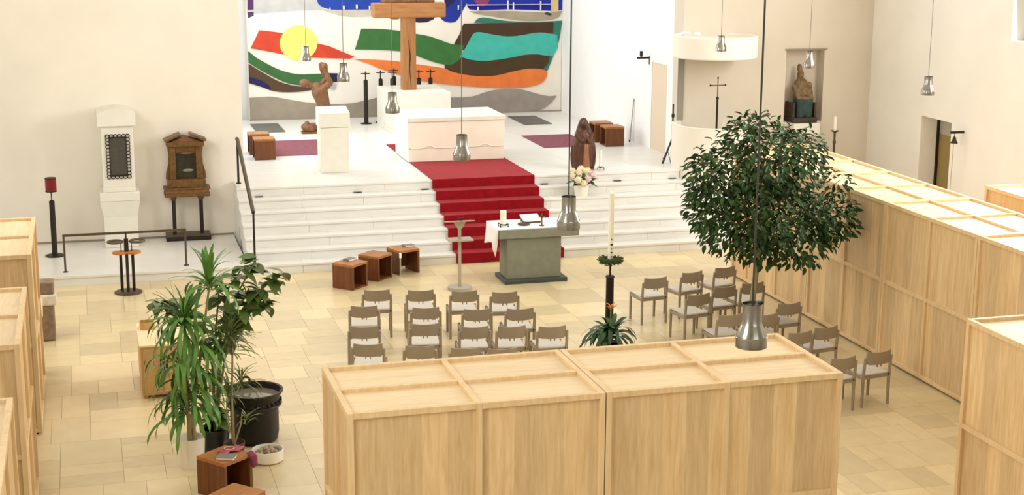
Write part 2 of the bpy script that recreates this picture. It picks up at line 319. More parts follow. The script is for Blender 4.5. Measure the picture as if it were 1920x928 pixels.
# floor of stone tiles laid in long columns
fl = struct(MB().box(-2.9, 16.53, -4, 29.8, -.3, -.012).build('floor', grout), 'pale limestone floor')
unit_tile = MB().box(-.5, .5, -.5, .5, -.012, 0).mesh('tile'); unit_tile.materials.append(tile_m)
tiles = []
rt_ = random.Random(3)
def cut(a, b, c, d):
    w_, h_ = b-a, d-c
    if max(w_, h_) < 1.0 and (max(w_, h_) < .55 or rt_.random() < .45 or w_*h_ < .2): tiles.append((a, b, c, d)); return
    if w_ > h_*(1.0 if max(w_, h_) > 1.6 else .8) and w_ > .72:
        q = a + round(w_*rt_.uniform(.36, .64)/.12)*.12; cut(a, q, c, d); cut(q, b, c, d)
    elif h_ > .62:
        q = c + round(h_*rt_.uniform(.36, .64)/.12)*.12; cut(a, b, c, q); cut(a, b, q, d)
    else: tiles.append((a, b, c, d))
cut(-2.8, 16.4, 5.4, 27.0)
BOXES = [(1.98, 6.62, 12.12, 13.54), (11.17, 12.6, 14.7, 24.9), (-2.4, -.74, 10.9, 21.6), (8.78, 10.3, 11.0, 13.55)]
Mi = camo.matrix_world.inverted()
def in_view(px, py, pz=0):
    v = Mi @ Vector((px, py, pz))
    if v.z > -1: return False
    u = 960 + 2850.16*v.x/-v.z; q = 464 - 2850.16*v.y/-v.z
    return -30 < u < 1950 and -30 < q < 960
def covered(t):
    cx, cy = (t[0]+t[1])/2, (t[2]+t[3])/2
    for bx in BOXES:
        for k in range(8):
            f = k/7*2.25/6.5     # the sight line from this tile up to the height of the boxes
            sx, sy = cx*(1-f), cy*(1-f)
            if bx[0] < sx < bx[1] and bx[2] < sy < bx[3]: return True
    return False
vis = [t for t in tiles if in_view((t[0]+t[1])/2, (t[2]+t[3])/2) and not covered(t)]
vis.sort(key=lambda t: -(t[1]-t[0])*(t[3]-t[2])/((t[2]**2+t[0]**2+42)**1.5))
near = set(vis[:300]); g = .0018
for t in near:
    link('tile', unit_tile, fl, ((t[0]+t[1])/2, (t[2]+t[3])/2, 0), (0,0,0), (t[1]-t[0]-2*g, t[3]-t[2]-2*g, 1))
fb = MB()
for t in tiles:
    if t not in near: fb.box(t[0]+g, t[1]-g, t[2]+g, t[3]-g, -.012, 0)
o = fb.build('far_tiles', tile_far, fl); o['kind'] = 'stuff'

# sanctuary platform, slab by slab, and the seven white steps
core = struct(MB().box(2.72, 12.2, YF-.8, 38.7, 0, ZP-.03).build('sanctuary_platform', marble), 'raised white marble sanctuary floor')
sl = MB().box(-.5, .5, -.5, .5, -.03, 0).mesh('marble_slab'); sl.materials.append(marble)
ny = 14; nx = 8; x0, x1, y0, y1 = 2.72, 12.2, 29.03, 38.7
for i in range(nx):
    for j in range(ny):
        a = x0+(x1-x0)*i/nx; b = x0+(x1-x0)*(i+1)/nx; c = y0+(y1-y0)*j/ny; d = y0+(y1-y0)*(j+1)/ny
        link('marble_slab', sl, core, ((a+b)/2, (c+d)/2, ZP), (0,0,0), (b-a-.003, d-c-.003, 1))
stairs = struct(empty('stairs'), 'wide flight of white marble steps')
unit_block = MB().box(-.5, .5, -.5, .5, -.5, .5).mesh('marble_block'); unit_block.materials.append(marble)
rs = random.Random(5)
for i in range(7):
    st = empty('step'); st.parent = stairs
    ya = 27.0 + i*T; yb = ya + T + (.6 if i < 6 else .02)
    if i == 6: yb = ya + .1
    xa = -2.6 if i == 0 else 2.70; xb = 13.4
    if i == 0: yb = ya + T + .3
    if i == 6: xb = 11.78
    if i == 5: xb = 12.1
    xx = xa
    while xx < xb - .05:
        L_ = rs.uniform(1.1, 1.7); xe = min(xx+L_, xb)
        if xb - xe < .4: xe = xb
        link('marble_block', unit_block, st, ((xx+xe)/2, (ya+yb)/2, (i+.5)*R), (0,0,0), (xe-xx-.004, yb-ya, R-.001))
        MBn = MB()
        # projecting nosing of the tread
        xx = xe
    MB().box(xa, xb, ya-.018, ya+.05, (i+1)*R-.035, (i+1)*R+.001).build('nosing', marble, st)
low = struct(MB().box(-2.6, 2.68, 27.6, YF, 0, R-.001).build('side_platform', marble), 'low white marble step before the left wall')

# walls
wl = wall_y('wall_front_left', YF, YF+.5, -1.68, 2.93, 0, ZC, plaster_warm, label='warm cream wall left of the chancel')
wall_y('wall_recess_left', YF+.9, YF+1.1, -3.1, -1.68, 0, ZC, plaster_white, label='white wall of the recess at far left')
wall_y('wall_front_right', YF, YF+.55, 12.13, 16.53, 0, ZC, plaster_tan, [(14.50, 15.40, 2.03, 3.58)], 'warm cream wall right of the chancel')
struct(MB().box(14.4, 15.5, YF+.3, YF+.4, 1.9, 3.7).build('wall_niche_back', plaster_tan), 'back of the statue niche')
wall_x('wall_apse_left', 2.63, 2.93, YF+.5, 39.1, 0, ZC, plaster_white, [(31.4, 37.0, 2.2, 8.2)], 'white side wall of the apse with tall window')
wall_x('wall_apse_right', 12.2, 12.6, YF+.55, 39.1, 0, ZC, plaster_white, [(30.90, 31.83, ZP, 3.2)], 'white side wall of the apse with doorway')
wall_y('wall_back', 39.0, 39.2, 2.6, 12.7, 0, ZC, plaster_white, label='white back wall of the apse')
hr = [(a, b, 4.17, 8.2) for a, b in RW] + [(26.5, 27.64, .0, 2.4)]
wall_x('wall_right', 16.53, 16.93, -4, YF+.5, 0, ZC, plaster_cream, hr, 'cream side wall on the right')
wall_x('wall_left', -3.2, -2.9, -4, YF+1.1, 0, ZC, plaster_white, [(a, b, 4.7, 8.2) for a, b in LW], 'white side wall on the left')
wall_y('wall_rear', -4.3, -4.0, -3.2, 16.93, 0, ZC, plaster_cream, [(2.3, 11.7, 5.6, 9.0)], 'cream rear wall behind the gallery')
struct(MB().box(-3.2, 16.93, -4.3, 39.2, ZC, ZC+.2).build('ceiling', plaster_white), 'white ceiling')
# recess door on the right
door = struct(empty('door_1'), 'olive and grey door in the right wall')
MB().box(16.95, 17.0, 26.3, 27.8, 0, 2.02).build('lower_panel', wicker, door)
MB().box(16.95, 17.0, 26.3, 27.8, 2.02, 2.6).build('upper_panel', mat('grey_glass', (176, 172, 160), .3), door)
MB().box(16.90, 16.99, 27.60, 27.66, 0, 2.4).build('door_frame', iron, door)
wall_x('wall_door_lining', 16.93, 17.1, 27.64, 27.9, 0, 2.6, mat('reveal_tan', (196, 180, 158), .8), label='lining of the right doorway')
d2 = struct(MB().box(12.215, 12.26, 30.9, 31.83, ZP, 3.2).build('door_2', mat('door_tan', (222, 204, 180), .7)), 'plain beige door in the apse wall')
tr = mat('trim_grey', (150, 140, 128), .7)
struct(MB().box(-1.68, 2.70, YF-.012, YF, R, R+.035).build('trim_1', tr), 'thin grey joint at the foot of the left wall')
struct(MB().box(3.97, 12.2, 38.46, 38.5, ZP, ZP+.03).build('trim_2', tr), 'thin grey joint at the foot of the mural')
# windows
gl = mat('window_glass', (170, 184, 176), .15, spec=.6); fr = mat('window_frame', (190, 186, 170), .5)
def window(n, x, a, b, z0, z1, side, label):
    wn = struct(empty('window_%d' % n), label)
    MB().box(x-.02, x+.02, a, b, z0, z1).build('pane', gl, wn)
    for k in range(4): yy = a + (b-a)*k/3; MB().box(x-.05, x+.05, max(a, yy-.03), min(b, yy+.03), z0, z1).build('mullion', fr, wn)
    for zz in (z0, z1-.06): MB().box(x-.05, x+.05, a, b, zz, zz+.06).build('rail', fr, wn)
for k, (a, b) in enumerate(RW): window(k+1, 16.85, a, b, 4.17, 8.2, 1, 'high grey window in the right wall')
for k, (a, b) in enumerate(LW): window(k+5, -3.1, a, b, 4.7, 8.2, 1, 'high window in the left wall')
window(9, 2.7, 31.4, 37.0, 2.2, 8.2, 1, 'tall window in the side of the apse')

# ------------------------------------------------------------------ the mural
mu = thing('mural', 'huge abstract mural of coloured waves and yellow sun on the apse wall', 'mural', (0, 38.5, 0))
MB().box(3.97, 12.19, 0, .45, ZP+.001, 9.5).build('painted_wall', mat('mural_ground', (238, 230, 216), .85, var=.04, scale=1.5), mu)
seen = {}
for k, (nm, col, poly) in enumerate(MURAL):
    k_ = .84 if col[1] > col[0] else .92
    col = tuple(int(v*k_) for v in col) if nm not in ('yellow_sun', 'white_tick', 'orange_band', 'turquoise_band') else col
    key = 'paint_%d_%d_%d' % col
    pts = []
    n = len(poly)
    if n > 8 and nm != 'yellow_sun' and nm not in ('white_tick', 'white_line'):    # round the brushed edges a little
        for i in range(n):
            p0, p1, p2, p3 = poly[i-1], poly[i], poly[(i+1) % n], poly[(i+2) % n]
            def ang(a, b, c):
                v = (b[0]-a[0], b[1]-a[1]); q = (c[0]-b[0], c[1]-b[1])
                return abs(math.atan2(v[0]*q[1]-v[1]*q[0], v[0]*q[0]+v[1]*q[1]))
            pts.append(p1)
            if ang(p0, p1, p2) < .8 and ang(p1, p2, p3) < .8:
                for t in (.33, .67):
                    pts.append(tuple(.5*((2*p1[j]) + (-p0[j]+p2[j])*t + (2*p0[j]-5*p1[j]+4*p2[j]-p3[j])*t*t + (-p0[j]+3*p1[j]-3*p2[j]+p3[j])*t**3) for j in (0, 1)))
    else: pts = poly
    yy = -.003 - .0012*k
    pts = [(min(12.19, max(3.98, px)), pz) for px, pz in pts]
    MB().prism(pts, yy, .0).build(nm, mat(key, col, .85, var=.10, scale=3.5), mu)

# ------------------------------------------------------------------ oak boxes
def oak_box(label, loc, rz, L_, D_, H_, splits, group='oak framed boxes', base=True):
    """local: X along the length 0..L_, Y depth 0..D_, Z up. splits: panel widths along the length"""
    t = thing('oak_box', label, 'box', loc, rz, group)
    b = .055; rec = .032
    xs = [0]
    for s_ in splits: xs.append(xs[-1]+s_)
    k = L_/xs[-1]; xs = [v*k for v in xs]; ys = [0, D_/2, D_]
    zs = [.03, H_/2, H_]
    MB().box(.05, L_-.05, .05, D_-.05, 0, .03).build('plinth', black_plastic, t)
    def bar(*a): MB().box(*a).build('post' if a[5]-a[4] > 1 else 'rail', oak_frame, t, bev=.004)
    # posts
    for i, x in enumerate(xs):
        xa = min(max(x-b/2, 0), L_-b); xb = xa+b
        for y0 in (0, D_-b): bar(xa, xb, y0, y0+b, .03, H_)
    for x0 in (0, L_-b): bar(x0, x0+b, D_/2-b/2, D_/2+b/2, .03, H_)
    # rails of the four sides
    for z in (.03, H_/2-b/2, H_-b):
        for i in range(len(xs)-1):
            for y0 in (0, D_-b): bar(xs[i]+(b if i == 0 else b/2), xs[i+1]-(b if i == len(xs)-2 else b/2), y0, y0+b, z, z+b)
        for x0 in (0, L_-b):
            for ya, yb in ((b, D_/2-b/2), (D_/2+b/2, D_-b)): bar(x0, x0+b, ya, yb, z, z+b)
    # side panels
    for (za, zb) in ((.03+b, H_/2-b/2), (H_/2+b/2, H_-b)):
        for i in range(len(xs)-1):
            for y0 in (rec, D_-rec-.02): MB().box(max(xs[i], b/2), min(xs[i+1], L_-b/2), y0, y0+.02, za, zb).build('panel', oak, t)
        for x0 in (rec, L_-rec-.02):
            for ya, yb in ((b/2, D_/2), (D_/2, D_-b/2)): MB().box(x0, x0+.02, ya, yb, za, zb).build('panel', oak, t)
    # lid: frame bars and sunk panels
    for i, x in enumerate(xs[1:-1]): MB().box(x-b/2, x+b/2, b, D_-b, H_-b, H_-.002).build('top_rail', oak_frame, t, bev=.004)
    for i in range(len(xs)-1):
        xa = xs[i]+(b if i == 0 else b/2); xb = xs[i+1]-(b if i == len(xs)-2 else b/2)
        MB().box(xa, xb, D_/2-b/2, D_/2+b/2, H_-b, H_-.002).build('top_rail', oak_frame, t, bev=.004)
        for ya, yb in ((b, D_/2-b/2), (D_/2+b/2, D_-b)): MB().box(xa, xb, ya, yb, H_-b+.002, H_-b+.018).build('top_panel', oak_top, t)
    return t
oak_box('large oak box in the foreground, left half of the pair', (1.985, 12.13, 0), 0, 2.307, 1.405, 2.33, (1, 1))
oak_box('large oak box in the foreground, right half of the pair', (4.302, 12.13, 0), 0, 2.312, 1.405, 2.33, (1, 1))
def along_y(label, x_face, y_near, L_, splits, D_=1.42, H_=2.33):    # the face with the panels looks to -X
    return oak_box(label, (x_face, y_near+L_, 0), -PI/2, L_, D_, H_, splits)
along_y('oak box of the long right row, farthest one beside the steps', 11.17, 21.905, 2.99, (.62, 1.185, 1.185), H_=2.36)
along_y('oak box of the long right row, second from the steps', 11.17, 19.505, 2.39, (1, 1), H_=2.36)
along_y('oak box of the long right row, third from the steps', 11.17, 17.105, 2.39, (1, 1), H_=2.36)
along_y('oak box of the long right row, nearest the camera', 11.17, 14.705, 2.39, (1, 1), H_=2.36)
along_y('oak box cut by the lower right corner of the picture', 8.78, 11.13, 2.41, (1, 1))
along_y('oak box behind the long row, close to the right wall', 13.45, 18.1, 2.4, (1, 1), D_=1.42)
for lab, yn in (('farthest oak box along the left edge', 19.1), ('middle oak box along the left edge', 15.03), ('nearest oak box in the lower left corner', 10.93)):
    oak_box(lab, (-.745, yn, 0), PI/2, 2.4, 1.42, 2.33, (1, 1))

# ------------------------------------------------------------------ chairs
def make_chair(label):
    t = thing('chair', label, 'chair', group='taupe wooden chairs')
    for sx in (-1, 1):
        x = sx*.215
        MB().tube([(x, -.21, 0), (x, -.205, .45), (x, -.235, .70)], [.020, .023, .019], 8).build('leg', taupe, t, smooth=True)
        MB().tube([(x, .21, 0), (x, .205, .45)], [.020, .023], 8).build('leg', taupe, t, smooth=True)
        MB().box(x-.013, x+.013, -.20, .20, .385, .43).build('side_rail', taupe, t, bev=.004)
    b = MB(); n = 10; vs = []
    for i in range(n+1):
        u = -1+2*i/n; x = u*.205; y = -.222-.035*(1-u*u); hz = .012*(1-u*u)
        e = .02 if abs(u) > .99 else 0
        for dy in (-.010, .010):
            vs.append((x, y+dy, .60-hz*.6+e)); vs.append((x*.95, y+dy-.012, .775-hz))
    fs = []
    for i in range(n):
        a = 4*i; c = a+4
        fs += [(a, c, c+1, a+1), (a+2, a+3, c+3, c+2), (a+1, c+1, c+3, a+3), (a, a+2, c+2, c)]
    fs += [(0, 1, 3, 2), (4*n, 4*n+2, 4*n+3, 4*n+1)]
    bk = b.add(vs, fs).build('backrest', taupe, t, smooth=True)
    MB().box(-.2, .2, -.205, -.18, .385, .43).build('back_rail', taupe, t, bev=.004)
    MB().box(-.2, .2, .185, .21, .385, .43).build('front_rail', taupe, t, bev=.004)
    MB().box(-.205, .205, -.2, .215, .43, .458).build('seat', seat_m, t, bev=.012)
    for x in (-.03, .03): MB().box(x-.008, x+.008, -.262, -.245, .56, .605).build('hook', taupe, bk)
    MB().box(.195, .232, -.225, -.19, .405, .445).build('coupling', black_plastic, t, bev=.006)
    return t
CH = [  # top centre of the backrest, turn, label
 (4.16,22.39,-9,'taupe chair in the front row left of the aisle, leftmost'),
 (4.81,22.21,-9,'taupe chair in the front row left of the aisle, second from left'),
 (5.45,22.00,-7,'taupe chair in the front row, right behind the lectern foot'),
 (6.03,21.78,-6,'taupe chair in the front row left of the aisle, rightmost'),
 (3.80,21.49,-11,'taupe chair in the second row, leftmost'),
 (4.66,21.17,-9,'taupe chair in the second row, second from left'),
 (5.37,20.90,-7,'taupe chair in the second row, third from left'),
 (5.99,20.77,-6,'taupe chair in the second row, rightmost'),
 (3.60,20.38,-10,'taupe chair in the third row, leftmost'),
 (4.46,20.30,-9,'taupe chair in the third row, second from left'),
 (5.10,19.98,-7,'taupe chair in the third row, third from left'),
 (5.61,19.87,-6,'taupe chair in the third row, fourth from left'),
 (6.16,19.72,-4,'taupe chair in the third row, rightmost, nearest the bromeliad'),
 (3.49,19.50,-14,'taupe chair behind the big oak box, leftmost of the back row'),
 (4.15,19.23,-12,'taupe chair behind the big oak box, second of the back row'),
 (4.72,18.98,-9,'taupe chair mostly hidden by the big oak box, third of the back row'),
 (5.19,18.83,-8,'taupe chair almost hidden by the big oak box, last of the back row'),
 (8.61,22.07,6,'taupe chair right of the tall white candle, set apart in front'),
 (9.33,22.29,14,'taupe chair right of the aisle, second of the front row'),
 (9.99,22.48,14,'taupe chair right of the aisle, end of the front row by the boxes'),
 (9.45,21.25,9,'taupe chair in the second right row, just left of the tree trunk'),
 (8.87,20.91,10,'taupe chair in the second right row, nearest the aisle'),
 (9.98,21.37,8,'taupe chair half hidden behind the tree trunk'),
 (8.86,19.68,5,'taupe chair left of the large steel pendant lamp'),
 (9.36,19.56,5,'taupe chair hidden behind the large steel pendant lamp'),
 (9.97,20.05,9,'taupe chair right of the large steel pendant lamp by the boxes'),
 (9.42,18.57,11,'taupe chair just behind the far corner of the big oak box'),
 (9.89,18.71,10,'taupe chair by the long oak row, second from the front right'),
 (9.42,17.30,10,'taupe chair partly hidden by the right end of the big oak box'),
 (10.01,17.43,10,'taupe chair standing free at the front right on the floor'),
]
proto = None
for (x, y, a, lab) in CH:
    r_ = math.radians(a); p = (x - math.sin(r_)*.235, y + math.cos(r_)*.235, 0)
    if proto is None: proto = make_chair(lab); proto.location = p; proto.rotation_euler = (0, 0, r_)
    else: dup(proto, p, r_, lab)

# ------------------------------------------------------------------ cube stools
def make_stool(label, loc, deg, s_=.44, back=True, group='brown cube stools'):
    t = thing('cube_stool', label, 'stool', loc, math.radians(deg), group); h = s_/2; th = .045
    MB().box(-h, h, -h, h, .45-th, .45).build('top', stool_wood, t, bev=.004)
    for x in (-h, h-th): MB().box(x, x+th, -h, h, 0, .45-th).build('side', stool_side, t, bev=.004)
    if back: MB().box(-h+th, h-th, h-.09, h-.06, 0, .45-th).build('back_panel', stool_side, t)
    else: MB().box(-h+th+.06, h-th, h-.06, h-.03, .06, .45-th).build('back_panel', stool_side, t)
    MB().box(-h+th, h-th, -h+.01, h-.09, .0, .03).build('bottom', stool_side, t) if back else None
    return t
make_stool('brown cube stool before the steps, leftmost, with a grey book', (4.31, 25.74, 0), 44)
make_stool('brown cube stool before the steps, middle one without a book', (4.86, 26.27, 0), 44)
make_stool('brown cube stool before the steps, closest to the lectern', (5.44, 26.62, 0), 20, back=False)
make_stool('brown cube stool beside the white plant pot with pink scarf', (1.30, 16.57, 0), 39)
make_stool('brown cube stool cut by the lower picture edge', (1.31, 15.36, 0), 44)
make_stool('brown cube stool on the platform at left, front one', (3.63, 32.47, ZP), -90)
make_stool('brown cube stool on the platform at left, rear one', (3.60, 33.25, ZP), -90)
make_stool('brown cube stool on the platform at right, front one', (11.52, 32.5, ZP), -90)
make_stool('brown cube stool on the platform at right, rear one', (11.48, 33.15, ZP), -90)
def book(label, loc, deg, w_=.2, d_=.14, h_=.035, cover=book_grey, cat='book'):
    t = thing('book', label, cat, loc, math.radians(deg), 'hymn books')
    MB().box(-w_/2, w_/2, -d_/2, d_/2, 0, .004).build('cover', cover, t)
    MB().box(-w_/2, w_/2, -d_/2, d_/2, h_-.004, h_).build('cover', cover, t)
    MB().box(-w_/2, -w_/2+.004, -d_/2, d_/2, .004, h_-.004).build('spine', cover, t)
    MB().box(-w_/2+.004, w_/2-.008, -d_/2+.006, d_/2-.006, .004, h_-.004).build('pages', paper, t)
book('grey book on the leftmost stool before the steps', (4.33, 25.86, .45), 40)
book('grey book on the stool closest to the lectern', (5.56, 26.70, .45), 15)
book('grey book on the stool beside the white plant pot', (1.315, 16.44, .45), -25, .21, .15, .03)
sc = thing('scarf', 'pink and purple scarf draped over a cube stool', 'scarf', (1.45, 16.66, .453), math.radians(39), None)
pink = mat('pink_cloth', (176, 86, 104), .9, var=.25, scale=18); purple = mat('purple_cloth', (132, 44, 82), .9, var=.2, scale=18)
b = MB(); vs = []; n = 8
for i in range(n+1):
    u = i/n
    for k in range(4):
        vs.append((-.20+.30*u+.012*math.sin(9*u+k), -.03+.045*k+.02*math.sin(7*u), .006+.014*abs(math.sin(5*u+k*1.9))))
b.add(vs, [(i*4+k, i*4+k+1, i*4+k+5, i*4+k+4) for i in range(n) for k in range(3)])
o = b.build('fold', pink, sc, smooth=True); o.modifiers.new('s', 'SOLIDIFY').thickness = .006
b = MB(); vs = []
for i in range(6):
    for k in range(4):
        vs.append((-.02+.03*k+.006*i, -.235+.006*math.sin(i+k) + (.06 if i == 0 else 0), .012-.035*i if i else .014))
b.add(vs, [(i*4+k, i*4+k+1, i*4+k+5, i*4+k+4) for i in range(5) for k in range(3)])
o = b.build('hanging_end', purple, sc, smooth=True); o.modifiers.new('s', 'SOLIDIFY').thickness = .006
MB().torus((-.06, .06, .03), .055, .007, 16, 6).build('ring_handle', mat('pale_cord', (206, 178, 160), .7), sc, smooth=True)

# ------------------------------------------------------------------ pendant lamps
def make_lamp(label, x, y, z, dark=False):
    t = thing('pendant_lamp', label, 'lamp', (x, y, z), 0, 'steel pendant lamps')
    sh = MB().lathe([(.066, 0), (.066, -.13), (.075, -.15), (.102, -.215), (.106, -.23), (.106, -.30), (.100, -.30), (.100, -.23), (.062, -.14), (.060, 0)], seg=28, cap=False).build('shade', chrome, t, smooth=True)
    MB().lathe([(.058, -.012), (.058, -.02)], seg=20).build('cap', steel_dark, sh)
    MB().lathe([(.022, -.02), (.03, -.10), (.03, -.2), (.012, -.25)], seg=12).build('bulb_holder', steel_dark, t, smooth=True)
    MB().torus((0, 0, -.23), .107, .004, 28, 6).build('ring', chrome, sh, smooth=True)
    MB().tube([(0, 0, -.02), (0, 0, ZC-z)], .007 if dark else .0055, 6).build('cable', cable_dark if dark else cable_m, t)
for lab, x, y, z, d in [('steel pendant lamp farthest away, before the yellow sun', 4.45, 31.6, 3.70, 0), ('steel pendant lamp hanging right of the kneeling statue', 4.27, 25.8, 3.91, 0),
    ('steel pendant lamp hanging in front of the cross pedestal', 4.36, 22.0, 3.85, 0), ('steel pendant lamp hanging in front of the white altar', 4.33, 17.6, 3.85, 0),
    ('steel pendant lamp hanging beside the grey stone altar', 4.22, 13.05, 3.93, 1), ('largest steel pendant lamp, hanging above the big oak box', 4.23, 9.05, 3.93, 1),
    ('steel pendant lamp hanging in front of the pulpit canopy', 12.09, 27.8, 4.09, 0), ('steel pendant lamp hanging in front of the niche statue', 12.5, 24.8, 4.05, 0),
    ('steel pendant lamp hanging before the right wall', 13.07, 21.72, 3.91, 0)]:
    make_lamp(lab, x, y, z, d)

# ------------------------------------------------------------------ red carpet down the steps
rc = thing('red_carpet', 'red carpet running down the white steps from the altar', 'carpet', (0, 0, 0))
XA, XB = 6.53, 8.64
prof = [(33.72, ZP+.012)]
for i in range(6, -1, -1):
    yy = 27.0+i*T; prof += [(yy-.030, (i+1)*R+.012), (yy-.030, i*R+.012)]
top = prof; botm = [(y+.012, z-.011) for y, z in prof]
vs = []; fs = []
for x in (XA, XB):
    for p in top: vs.append((x, p[0], p[1]))
n = len(top)
for i in range(n-1): fs.append((i, i+1, n+i+1, n+i))
for i in range(n-1):
    p, q = top[i], top[i+1]
    o = MB().add([(XA, p[0], p[1]), (XA, q[0], q[1]), (XB, q[0], q[1]), (XB, p[0], p[1])], [(0, 1, 2, 3)]).build('tread_run' if abs(p[1]-q[1]) < .01 else 'riser_run', carpet_red, rc)
    so = o.modifiers.new('thick', 'SOLIDIFY'); so.thickness = .010; so.offset = 0
tag(MB().box(3.9, 5.15, 32.68, 34.9, ZP+.001, ZP+.012).build('carpet_mat', carpet_mauve), 'mauve carpet mat behind the white ambo', 'carpet', 'mauve mats')
tag(MB().box(9.9, 11.1, 32.45, 34.35, ZP+.001, ZP+.012).build('carpet_mat', carpet_mauve), 'mauve carpet mat behind the dark wooden madonna', 'carpet', 'mauve mats')
tag(MB().box(3.9, 4.58, 36.3, 37.78, ZP+.001, ZP+.02).build('floor_plate', slab_dark), 'dark grey floor plate at the left foot of the mural', 'floor plate', 'dark floor plates')
tag(MB().box(10.5, 11.22, 36.15, 37.68, ZP+.001, ZP+.02).build('floor_plate', slab_dark), 'dark grey floor plate at the right foot of the mural', 'floor plate', 'dark floor plates')
for lab, x in (('leftmost, by the handrail', 3.11), ('second from left', 5.03), ('left of the red carpet', 6.38), ('right of the red carpet', 8.84), ('right of the flower pot', 10.41), ('rightmost, by the pulpit', 11.62)):
    t = thing('step_light', 'small dark step light under the top step, ' + lab, 'step light', (x, 28.97, 6*R), 0, 'step lights')
    MB().box(-.08, .08, -.03, .03, .001, .018).build('plate', slab_dark, t, bev=.004); MB().box(-.05, .05, -.034, -.028, .004, .014).build('lens', iron, t)

# ------------------------------------------------------------------ high altar, pedestal, cross, candlesticks
t = thing('high_altar', 'massive white stone altar at the head of the red carpet', 'altar', (7.56, 31.85, ZP+.018))
MB().box(-1.06, 1.03, -.72, .66, 0, .28).build('plinth', stone_altar, t, bev=.01)
MB().box(-1.07, 1.04, -.73, .67, .285, .85).build('body', stone_altar, t, bev=.015)
MB().box(-1.09, 1.06, -.77, .70, .85, .94).build('top_slab', stone_white, t, bev=.012)
pts = []
for i in range(61):
    x = -1.0+2.0*i/60; z = .285
    for c in (-.62, .60): z += .055*math.exp(-((x-c)/.10)**2)
    pts.append((x, -.735, z))
MB().tube(pts, .010, 6).build('relief_line', stone_altar, t, smooth=True)
t = thing('cross_pedestal', 'white stone block carrying the large wooden cross', 'pedestal', (7.75, 36.35, ZP))
MB().box(-.76, .72, -.85, .88, 0, .10).build('base', stone_white, t, bev=.01); MB().box(-.76, .72, -.85, .88, .10, .95).build('body', stone_white, t, bev=.02)
t = thing('wooden_cross', 'huge brown wooden T-shaped cross on white block', 'cross', (7.6, 36.3, ZP+.95))
MB().add([(-.17, -.15, 0), (.17, -.15, 0), (.17, .15, 0), (-.17, .15, 0), (-.16, -.15, 1.78), (.16, -.15, 1.78), (.16, .15, 1.78), (-.16, .15, 1.78)], [(0,3,2,1),(4,5,6,7),(0,1,5,4),(1,2,6,5),(2,3,7,6),(3,0,4,7)]).build('post', cross_wood, t, bev=.015)
MB().box(-.87, .90, -.2, .2, 1.74, 2.09).build('beam', cross_beam, t, bev=.03)
sculpt('carved_group', [((-.55, 0, 2.12), (.55, 0, 2.12), .12, .12), ((-.3, 0, 2.15), (-.3, 0, 2.6), .15, .1), ((.1, 0, 2.15), (.1, 0, 2.7), .16, .1), ((.42, 0, 2.15), (.42, 0, 2.5), .13, .1), ((-.3,0,2.72),.09,(1,1,1.1)), ((.1,0,2.83),.09,(1,1,1.1)), ((.42,0,2.62),.08,(1,1,1.1))], carved, t, voxel=.03)
MB().ball((-.33, -.02, 1.73), .1, 12, 8, (1.3, 1.2, .4)).build('underside_boss', cross_beam, t, smooth=True)
crack = MB().tube([(-.02, -.152, 1.2), (.015, -.152, .8), (.0, -.152, .55), (.03, -.152, .1)], [.006, .014, .01, .004], 6).build('crack', iron, t)
def candlestick(lab, x, y):
    t = thing('candlestick', lab, 'candlestick', (x, y, ZP), 0, 'black iron candlesticks')
    MB().lathe([(.14, 0), (.14, .018), (.05, .03)], seg=24).build('foot', iron, t, smooth=True)
    MB().lathe([(.055, .02), (.055, 1.08), (.03, 1.10)], seg=14).build('column', iron, t, smooth=True)
    MB().lathe([(.016, 1.08), (.016, 1.30)], seg=8).build('spike', iron, t)
    MB().lathe([(.03, 1.235), (.12, 1.245), (.12, 1.255), (.03, 1.26)], seg=18).build('drip_tray', iron, t, smooth=True)
for lab, x, y in [('black candlestick standing free left of the cross block', 6.72, 37.28), ('black candlestick behind the cross block, second from left', 7.13, 37.45), ('black candlestick behind the cross block, third from left', 7.42, 37.42),
    ('black candlestick behind the cross block, fourth from left', 7.56, 37.9), ('black candlestick half hidden by the cross post', 7.80, 37.42), ('black candlestick just right of the cross post', 8.10, 37.42), ('rightmost black candlestick behind the cross block', 8.40, 37.42)]:
    candlestick(lab, x, y)

# ambo
t = thing('ambo', 'slim white stone ambo on the platform left of the altar', 'ambo', (4.82, 30.55, ZP))
MB().box(-.29, .29, -.24, .24, 0, .92).build('shaft', stone_white, t, bev=.012)
MB().prismx([(-.25, .925), (.26, .925), (.26, 1.30), (.20, 1.30), (-.25, 1.22)], -.31, .31).build('reading_desk', stone_white, t, bev=.012)

